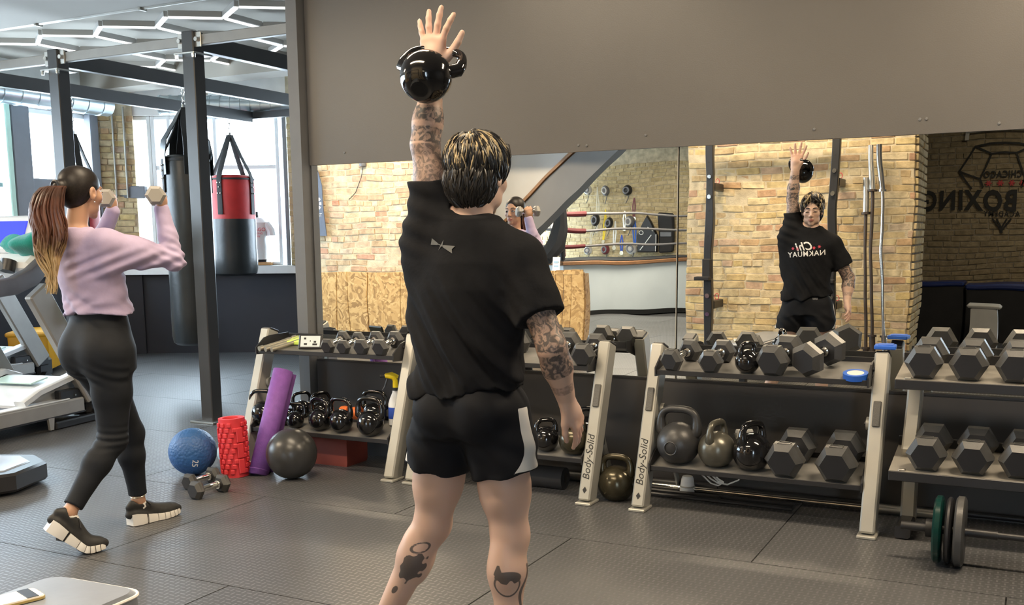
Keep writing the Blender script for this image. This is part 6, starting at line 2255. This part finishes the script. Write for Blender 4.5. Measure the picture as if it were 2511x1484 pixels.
def shoe(parent, heel, ball, toe, lift=0.0, s=1.0, up=None, seg=7):
    """shoe along heel -> ball -> toe (sole points); segmented pale sole, dark upper, laces"""
    heel, ball, toe = Vector(heel), Vector(ball), Vector(toe)
    o = bpy.data.objects.new('shoe', None)
    COL.objects.link(o); o.parent = parent
    P = []
    for i in range(13):
        q = i / 12
        p = heel.lerp(ball, q / .68) if q < .68 else ball.lerp(toe, (q - .68) / .32)
        P.append(p)
    P = [P[0]] + [(P[i - 1] + P[i] * 2 + P[i + 1]) / 4 for i in range(1, 12)] + [P[12]]
    hw = [.026, .033, .036, .036, .035, .035, .037, .041, .044, .044, .041, .034, .020]
    th = [.060, .060, .056, .050, .046, .042, .038, .035, .033, .031, .030, .028, .026]
    vert = []
    for i in range(13):
        t_ = (P[min(12, i + 1)] - P[max(0, i - 1)]).normalized()
        side = t_.cross(Vector((0, 0, 1))).normalized()
        upv_ = side.cross(t_).normalized()
        vert.append((P[i], t_, side, upv_))
    bl = [(0, 3.3), (3.75, 6.0), (6.15, 7.6), (7.75, 8.8), (8.95, 9.9), (10.05, 10.9), (11.05, 12)]
    def at(f_):
        i = min(11, int(f_)); q = f_ - i
        return (vert[i][0].lerp(vert[i + 1][0], q), vert[i][2].lerp(vert[i + 1][2], q), vert[i][3].lerp(vert[i + 1][3], q), hw[i] * (1 - q) + hw[i + 1] * q, th[i] * (1 - q) + th[i + 1] * q)
    for a, b in bl:
        st_ = [a + (b - a) * k / 3 for k in range(4)]
        vv, ff = [], []
        for k, f_ in enumerate(st_):
            p, sd, u_, w, t_ = at(f_)
            sh = .94 if k in (0, 3) else 1.0
            for (sx, uz) in ((-1.20, .004), (1.20, .004), (1.22, .45), (1.12, 1.0), (-1.12, 1.0), (-1.22, .45)):
                vv.append(p + sd * sx * w * s * sh + u_ * t_ * s * (uz if uz != .004 else .02))
        for k in range(3):
            for j in range(6):
                j2 = (j + 1) % 6
                ff.append((k * 6 + j, (k + 1) * 6 + j, (k + 1) * 6 + j2, k * 6 + j2))
        ff.append(tuple(range(6))); ff.append(tuple(18 + j for j in reversed(range(6))))
        MB().add(vv, ff).build('sole_block', MT['sole_w'], o, 30)
    p, sd, u_, w, t_ = at(3.5)
    MB().box(p + u_ * .02 * s, (.05, .05, .035), rot=Euler((0, 0, 0))).build('sole_bridge', MT['shoe_b'], o, 0)
    # upper
    lo = Vector([min(v[0][k] for v in vert) for k in range(3)]); hi = Vector([max(v[0][k] for v in vert) for k in range(3)])
    U = SDF(np.array(lo) - .08, np.array(hi) + np.array([.08, .08, .17]), .004)
    hgt = [.112, .122, .120, .112, .102, .090, .077, .068, .060, .053, .048, .043, .036]
    for i in range(0, 12):
        p0, p1 = vert[i], vert[i + 1]
        a0 = p0[0] + p0[3] * (th[i] * .95 * s); a1 = p1[0] + p1[3] * (th[i + 1] * .95 * s)
        U.cap(a0, a1, hw[i] * .84 * s, hw[i + 1] * .84 * s, .012)
        b0 = p0[0] + p0[3] * ((hgt[i] - .016) * s); b1 = p1[0] + p1[3] * ((hgt[i + 1] - .016) * s)
        U.cap(b0, b1, (hw[i] * .66) * s, (hw[i + 1] * .66) * s, .02)
    v0 = vert[2]
    U.cap(v0[0] + v0[3] * .115 * s, v0[0] + v0[3] * .17 * s, .026 * s, .034 * s, .008, 's')
    Vn, Fn = U.mesh(1)
    up_o = link('upper', np_mesh('upper', Vn, Fn, MT['shoe_b']), o)
    for f_ in (4.2, 5.2, 6.2, 7.2):
        p, sd, u_, w, t_ = at(f_)
        hh_ = np.interp(f_, range(13), hgt) * s + .004
        MB().tube([p + sd * .022 * s + u_ * (hh_ - .006), p + u_ * (hh_ + .003), p - sd * .022 * s + u_ * (hh_ - .006)], .0035, n=6).build('lace', MT['black'], up_o)
    p, sd, u_, w, t_ = at(3.8)
    for s1 in (-1, 1):
        MB().tube([p + u_ * .10 * s, p + u_ * .115 * s + sd * s1 * .02, p + u_ * .09 * s + sd * s1 * .035 + vert[4][1] * .02], .0028, n=6).build('lace', MT['black'], up_o)
    return o


for A_ in (LAk, RAk):
    shoe(MAN, A_ + np.array([0, -.06, -.085]), A_ + np.array([0, .12, -.085]), A_ + np.array([0, .215, -.083]))

# kettlebell held overhead: its handle runs across the palm, the bell rests on the forearm
kb = kettlebell('glossy black kettlebell held overhead in the raised hand', (0, 0, 0), .0785, MT['kb_gloss'], hs=1.44)
kc = Vector((-1.664, 2.694, 1.884))
kdir = Vector((-.13, .76, .64)).normalized()
kx = Vector((.889, .40, 0))
kx = (kx - kdir * kx.dot(kdir)).normalized()
kb.matrix_world = basis_m(kc - kdir * (.88 * .0785), kx, kdir)

# ------------------------------------------------------------------ the woman by the posts
WOM = thing('person', 'person in lilac long-sleeved top and black leggings holding two light dumbbells', 'person', (-3.88, 3.36, 0))
MO = np.array([-3.88, 3.36, 0])
hw_ = head_frame(P_(-3.865, 3.285, 1.628), R(2), R(-3), 0, 1.0)
S = SDF((-.42, -.46, -.01), (.44, .52, 1.80), .0055, fine={2: [(1.46, 1.78, .0040), (.05, .30, .0045)]})
nk = P_(-3.872, 3.245, 1.455)
RS, RE, RW = P_(-3.715, 3.27, 1.395), P_(-3.560, 3.515, 1.318), P_(-3.615, 3.515, 1.545)
LS, LE, LW = P_(-4.030, 3.29, 1.395), P_(-4.140, 3.56, 1.325), P_(-4.005, 3.575, 1.545)
S.column([(.95, 0, 0, .14, .10), (1.1, .005, -.02, .125, .09), (1.25, .008, -.05, .14, .10), (1.38, .008, -.07, .14, .085), (1.45, .008, -.09, .06, .05)], .03)
S.cap(nk, hw_.p(0, -.020, -.07), .048, .046, .02)
S.cap(nk + np.array([0, 0, -.03]), RS, .05, .048, .03)
S.cap(nk + np.array([0, 0, -.03]), LS, .05, .048, .03)
for A_, B_, C_ in ((RS, RE, RW), (LS, LE, LW)):
    S.cap(A_, B_, .043, .035, .02)
    S.cap(B_, C_, .036, .024, .02)
DDIR = np.array([-.457, .889, 0])
for W_, sd in ((RW, 1), (LW, -1)):
    # fist around the handle: palm turned forward, fingers wrapped over the bar
    add_hand(S, W_ + np.array([0, 0, .004]), (0, .12, 1), (-.80 * 1, -.50, .1), 1 if sd > 0 else 1, [1.15, 1.2, 1.2, 1.25], spread=.15, thumb=(.8, .45), s=.86, tcurl=1.2)
RHp, RKp, RAp = P_(-3.795, 3.33, .93), P_(-3.805, 3.315, .490), P_(-3.835, 3.065, .190)
LHp, LKp, LAp = P_(-3.955, 3.34, .93), P_(-3.945, 3.545, .470), P_(-3.952, 3.575, .115)
for H_, K_, A_ in ((RHp, RKp, RAp), (LHp, LKp, LAp)):
    S.cap(H_, K_, .085, .050, .03)
    S.cap(K_, A_, .048, .030, .02)
S.cap(RAp, RAp + np.array([.012, .02, -.06]), .031, .022, .02)
S.cap(LAp, LAp + np.array([0, .02, -.05]), .031, .022, .02)
add_head(S, hw_, fem=True)
V, F = S.mesh(1)
base = np.array([.42, .24, .155])
T = np.tile(base, (len(V), 1))
T = head_tone(V, hw_, base, (.42, .14, .13), (.03, .02, .016), T, fem=True)
me = np_mesh('body', V, F, skin_mat('skin_tan'))
set_attr(me, 'tone', T)
set_attr(me, 'ink', np.zeros((len(V), 3)))
link('body', me, WOM)

face_parts(hw_, WOM, True)
# lilac top
MT['lilac'] = mat('lilac_jersey', (.385, .315, .47), rough=.75, noise=.06, nscale=20, bump=.06, bscale=70, sheen=.15)
Q = SDF((-.46, -.30, 1.0), (.46, .34, 1.60), .005)
Q.column([(1.062, .012, -.020, .178, .134), (1.14, .012, -.03, .166, .122), (1.25, .010, -.055, .168, .124), (1.36, .008, -.08, .160, .110), (1.42, .008, -.092, .11, .090), (1.46, .008, -.108, .066, .066)], .04)
Q.ell(P_(-3.87, 3.345, 1.27), (.13, .085, .08), .04)
for A_, B_, C_ in ((RS, RE, RW), (LS, LE, LW)):
    Q.cap(nk + np.array([0, 0, -.04]), A_, .056, .060, .04)
    Q.cap(A_, A_ + (B_ - A_) * .5, .064, .060, .04)
    Q.cap(A_ + (B_ - A_) * .4, B_, .060, .049, .03)
    Q.cap(B_, B_ + (C_ - B_) * .5, .048, .041, .02)
    Q.cap(B_ + (C_ - B_) * .45, C_ + (C_ - B_) * .02, .041, .034, .02)
    Q.cap(A_ + np.array([0, 0, -.09]), A_ + (B_ - A_) * .45 + np.array([0, 0, -.02]), .055, .05, .05)
Q.clip(lambda x, y, z: np.minimum(z - (1.462 - .25 * (y - nk[1])), .066 - np.sqrt((x - nk[0]) ** 2 + (y - nk[1]) ** 2)))
Q.clip(lambda x, y, z: (1.080 + .008 * np.sin(x * 12 + 1) + .006 * np.sin(y * 14) - z))
def wf_(x, y, z):
    lowm = np.clip((1.22 - z) / .10, 0, 1)
    w = (.0055 * np.sin((z + .50 * x - .40 * y) * 62 + 2.4 * np.sin(x * 14)) + .0016 * np.sin((z - .6 * x + .5 * y) * 120 + 2 * np.sin(y * 20))) * lowm
    mid = np.exp(-((z - 1.30) / .06) ** 2) * np.clip((x + .02) / .08, 0, 1)
    w2 = .0060 * np.sin((z - .30 * (x + y)) * 115) * mid
    el = np.exp(-(((x - RE[0]) ** 2 + (y - RE[1]) ** 2 + (z - RE[2]) ** 2) / .010))
    w3 = .0045 * np.sin((z + .6 * y) * 150) * el
    arm = np.clip((y - .0) / .1, 0, 1) * (z < 1.42)
    w4 = .0012 * np.sin((z * .9 - x - y * .4) * 90) * arm
    return w + w2 + w3 + w4
Q.warp(wf_)
V2, F2 = Q.mesh(1)
link('long_sleeved_top', np_mesh('long_sleeved_top', V2, F2, MT['lilac']), WOM)

# black leggings with cuffs
MT['legging'] = mat('black_stretch', (.010, .012, .016), rough=.7, noise=.12, nscale=20, bump=.04, bscale=60, spec=.25)
Z = SDF((-.32, -.42, .08), (.30, .36, 1.16), .005)
Z.column([(.82, .0, .0, .165, .118), (.92, .0, -.012, .172, .128), (1.0, .0, -.012, .155, .118), (1.08, .002, -.016, .142, .106), (1.115, .002, -.018, .140, .104)], .04)
for sx in (-1, 1):
    Z.ell(P_(-3.88 + sx * .070, 3.290, .900), (.092, .088, .11), .07)
for H_, K_, A_ in ((RHp, RKp, RAp), (LHp, LKp, LAp)):
    mid = H_ + (K_ - H_) * .5
    Z.cap(H_ + np.array([0, -.015, -.04]), mid, .108, .086, .04)
    Z.cap(mid, K_, .086, .064, .03)
    cf = K_ + (A_ - K_) * .32
    Z.cap(K_, cf + np.array([0, -.012, 0]), .062, .061, .03)
    Z.cap(cf + np.array([0, -.008, 0]), A_ + (K_ - A_) * .14, .060, .042, .03)
    Z.cap(A_ + (K_ - A_) * .22, A_ + (K_ - A_) * .12, .044, .0445, .004)
def lf(x, y, z):
    kn = np.exp(-((z - .50) / .05) ** 2)
    th_ = np.exp(-((z - .80) / .05) ** 2)
    return .0030 * np.sin(z * 190 + x * 20) * kn * (y < 0) + .0028 * np.sin((z + .5 * x) * 120) * th_ * (y < -.02)
Z.warp(lf)
for A_, K_ in ((RAp, RKp), (LAp, LKp)):
    n_v = (K_ - A_) / np.linalg.norm(K_ - A_)
    c_v = A_ + (K_ - A_) * .10
    Z.clip(lambda x, y, z, n_v=n_v, c_v=c_v: np.minimum((c_v[0] - x) * n_v[0] + (c_v[1] - y) * n_v[1] + (c_v[2] - z) * n_v[2], .13 - np.sqrt((x - c_v[0]) ** 2 + (y - c_v[1]) ** 2 + (z - c_v[2]) ** 2)))
V3, F3 = Z.mesh(1)
lg_o = link('leggings', np_mesh('leggings', V3, F3, MT['legging']), WOM)
MB().tube([P_(-3.878 + .145 * math.cos(a), 3.342 + .109 * math.sin(a), 1.095) for a in [k * math.pi / 16 for k in range(32)]], 1, n=8, closed=True, flat=(.022, .005), up=(0, 0, 1)).build('waistband', MT['legging'], lg_o)

# socks, anklet, shoes
MT['sock'] = mat('sock_white', (.74, .72, .68), .85, bump=.2, bscale=200)
sk = MB().tube([RAp + (RAp - RKp) * .02, RAp + np.array([.006, .006, -.03]), RAp + np.array([.010, .016, -.06]), RAp + np.array([.014, .026, -.08])], [.034, .037, .034, .028], n=14).build('sock', MT['sock'], WOM)
MB().tube([LAp + np.array([0, .0, -.006]), LAp + np.array([0, .012, -.025]), LAp + np.array([0, .02, -.045]), LAp + np.array([0, .03, -.06])], [.035, .037, .034, .028], n=14).build('sock', MT['sock'], WOM)
MB().tube([LAp + np.array([.036 * math.cos(a), .036 * math.sin(a), .030 + .006 * math.sin(a)]) for a in [k * math.pi / 8 for k in range(16)]], .003, n=6, closed=True).build('anklet', MT['brass'], WOM)
shoe(WOM, P_(-3.875, 2.965, .135), P_(-3.800, 3.105, .004), P_(-3.755, 3.185, .010), s=.98)
shoe(WOM, P_(-3.955, 3.515, .002), P_(-3.930, 3.70, .002), P_(-3.918, 3.80, .008), s=.98)

# hair pulled back, ponytail fading from auburn to blond
MT['hair_w'] = mat('hair_brown', (.012, .009, .008), rough=.45, spec=.3, noise=.35, nscale=120)
Hh = SDF(hw_.o - .17, hw_.o + .18, .004)
Ee = lambda c, r, k=.01, op='u': Hh.ell(hw_.p(*c), r, k, op, rot=hw_.R)
Ee((0, -.018, .036), (.0785, .099, .080))
Ee((0, -.050, -.010), (.066, .058, .070), .03)
Ee((0, .100, -.030), (.064, .066, .100), .010, 's')
for sx in (-1, 1):
    Ee((sx * .085, .020, -.060), (.030, .046, .055), .012, 's')
    Ee((sx * .082, -.004, -.012), (.016, .021, .033), .006, 's')
Ee((0, -.122, .012), (.028, .030, .028), .015)
V4, F4 = Hh.mesh(1)
hr = link('hair', np_mesh('hair', V4, F4, MT['hair_w']), WOM)
gm = bpy.data.materials.new('ponytail_fade')
gm.use_nodes = True
n, l = nt(gm)
b = n['Principled BSDF']
b.inputs['Roughness'].default_value = .45
tc = n.new('ShaderNodeTexCoord'); sp = n.new('ShaderNodeSeparateXYZ')
l.new(tc.outputs['Object'], sp.inputs[0])
mr = n.new('ShaderNodeMapRange')
mr.inputs[1].default_value, mr.inputs[2].default_value = 1.62, 1.20
l.new(sp.outputs[2], mr.inputs[0])
nz = n.new('ShaderNodeTexNoise'); nz.inputs['Scale'].default_value = 22
l.new(tc.outputs['Object'], nz.inputs['Vector'])
ad = n.new('ShaderNodeMath'); ad.operation = 'MULTIPLY_ADD'
l.new(nz.outputs['Fac'], ad.inputs[0]); ad.inputs[1].default_value = .5
sb = n.new('ShaderNodeMath'); sb.operation = 'SUBTRACT'
l.new(mr.outputs[0], sb.inputs[0]); sb.inputs[1].default_value = .25
l.new(sb.outputs[0], ad.inputs[2])
cr = n.new('ShaderNodeValToRGB')
el = cr.color_ramp.elements
el[0].position, el[0].color = .0, (.05, .022, .014, 1)
el[1].position, el[1].color = 1.0, (.52, .38, .20, 1)
e = el.new(.28); e.color = (.12, .045, .028, 1)
e = el.new(.52); e.color = (.13, .065, .040, 1)
e = el.new(.70); e.color = (.38, .26, .13, 1)
l.new(ad.outputs[0], cr.inputs[0]); l.new(cr.outputs[0], b.inputs['Base Color'])
pt = MB()
rngp = random.Random(5)
root = hw_.p(0, -.135, .012)
for k in range(210):
    a, rr0 = rngp.uniform(0, 2 * math.pi), rngp.uniform(.1, 1) ** .5
    ph, am = rngp.uniform(0, 6.28), rngp.uniform(.4, 1.2)
    L = rngp.uniform(.36, .47)
    pts, rads = [], []
    for i in range(15):
        q = i / 14
        wd = (.022 + .060 * math.sin(math.pi * min(1, q * 1.05 + .10)) ** .8) * rr0
        w = math.sin(q * 15 + ph * .30) * .026 * am * q
        x = root[0] + math.cos(a) * wd + w
        y = root[1] - .055 * math.sin(min(1, q * 4) * math.pi / 2) - .01 * q + math.sin(a) * wd * .8 + math.cos(q * 10 + ph * .3) * .010 * am * q
        z = root[2] + .018 * math.sin(min(1, q * 5) * math.pi) - L * q ** 1.05
        pts.append((x, y, z))
        rads.append(.0050 * (1 - .75 * q ** 2.2) * (.6 + .4 * min(1, q * 6)))
    pt.tube(pts, rads, n=5)
pt.build('ponytail', gm, hr, 60)
MB().tube([root + np.array([.024 * math.cos(a), -.008, .024 * math.sin(a)]) for a in [k * math.pi / 8 for k in range(16)]], .007, n=6, closed=True).build('hair_tie', MT['black'], hr)
MB().ell(hw_.p(.080, -.002, -.046), (.004, .004, .004), 8, 6).build('ear_stud', MT['chrome'], WOM)

# the two light dumbbells in her hands
MT['db_pale'] = mat('neoprene_grey', (.27, .26, .24), .5, noise=.06)
MT['db_pale2'] = mat('neoprene_face', (.34, .32, .28), .5)
for W_, lab in ((RW, 'light grey hex dumbbell in the right hand of the person in lilac'), (LW, 'light grey hex dumbbell in the left hand, beside the face')):
    c_ = W_ + MO + np.array([-.018, -.012, .066])
    r_ = .047
    dumbbell(lab, (c_[0], c_[1], c_[2] - r_ * .866), r_, R(44), 0, 0, 'light dumbbells held by the woman', hlen=.045, handle=.105, mats_=(MT['db_pale2'], MT['db_pale']), plate=False)

# ------------------------------------------------------------------ lamps
MT['lampglow'] = mat('lamp_glow', (1, .9, .75), .5, emit=(1.0, .86, .66), estr=6.0)


def lamp(label, loc, sx, sy, power, color, rotz=0.0):
    t = thing('linear_ceiling_lamp', label, 'ceiling lamp', loc, rotz, group='linear ceiling lamps')
    MB().box((0, 0, .04), (sx + .06, sy + .06, .06), bev=.008).build('lamp_housing', MT['white'], t, 0)
    MB().box((0, 0, .006), (sx, sy, .008)).build('lamp_diffuser', MT['lampglow'], t, 0)
    for s in (-1, 1):
        MB().box((s * sx * .4, 0, (CEIL - loc[2] + .07) / 2), (.02, .02, CEIL - loc[2] - .07)).build('lamp_hanger', MT['steel'], t, 0)
    a = area('lamp_light', (0, 0, -.004), (0, 0, 0), sx, sy, power, color)
    a.parent = t
    return t
WARM = (1.0, .80, .56)
lamp('linear ceiling lamp above the kettlebell rack', (.5, 4.1, 3.30), 1.5, .25, 125, WARM)
lamp('linear ceiling lamp above the middle rack', (-2.9, 3.7, 3.30), 1.5, .25, 66, WARM)
lamp('linear ceiling lamp above the brick pier', (-2.2, 1.7, 3.30), 1.8, .2, 90, WARM)
lamp('linear ceiling lamp above the board-clad wall', (-6.4, 1.8, 3.30), 1.8, .25, 160, WARM)
lamp('linear ceiling lamp above the boxing ring', (-6.4, -6.0, 3.30), 2.5, .35, 330, (1.0, .88, .70))
lamp('dim added ceiling lamp, unseen, brightening the dark back room', (.3, -2.6, 3.30), .8, .2, 16, (1.0, .85, .6))  # added fill to make the painted lettering readable in an unlit room
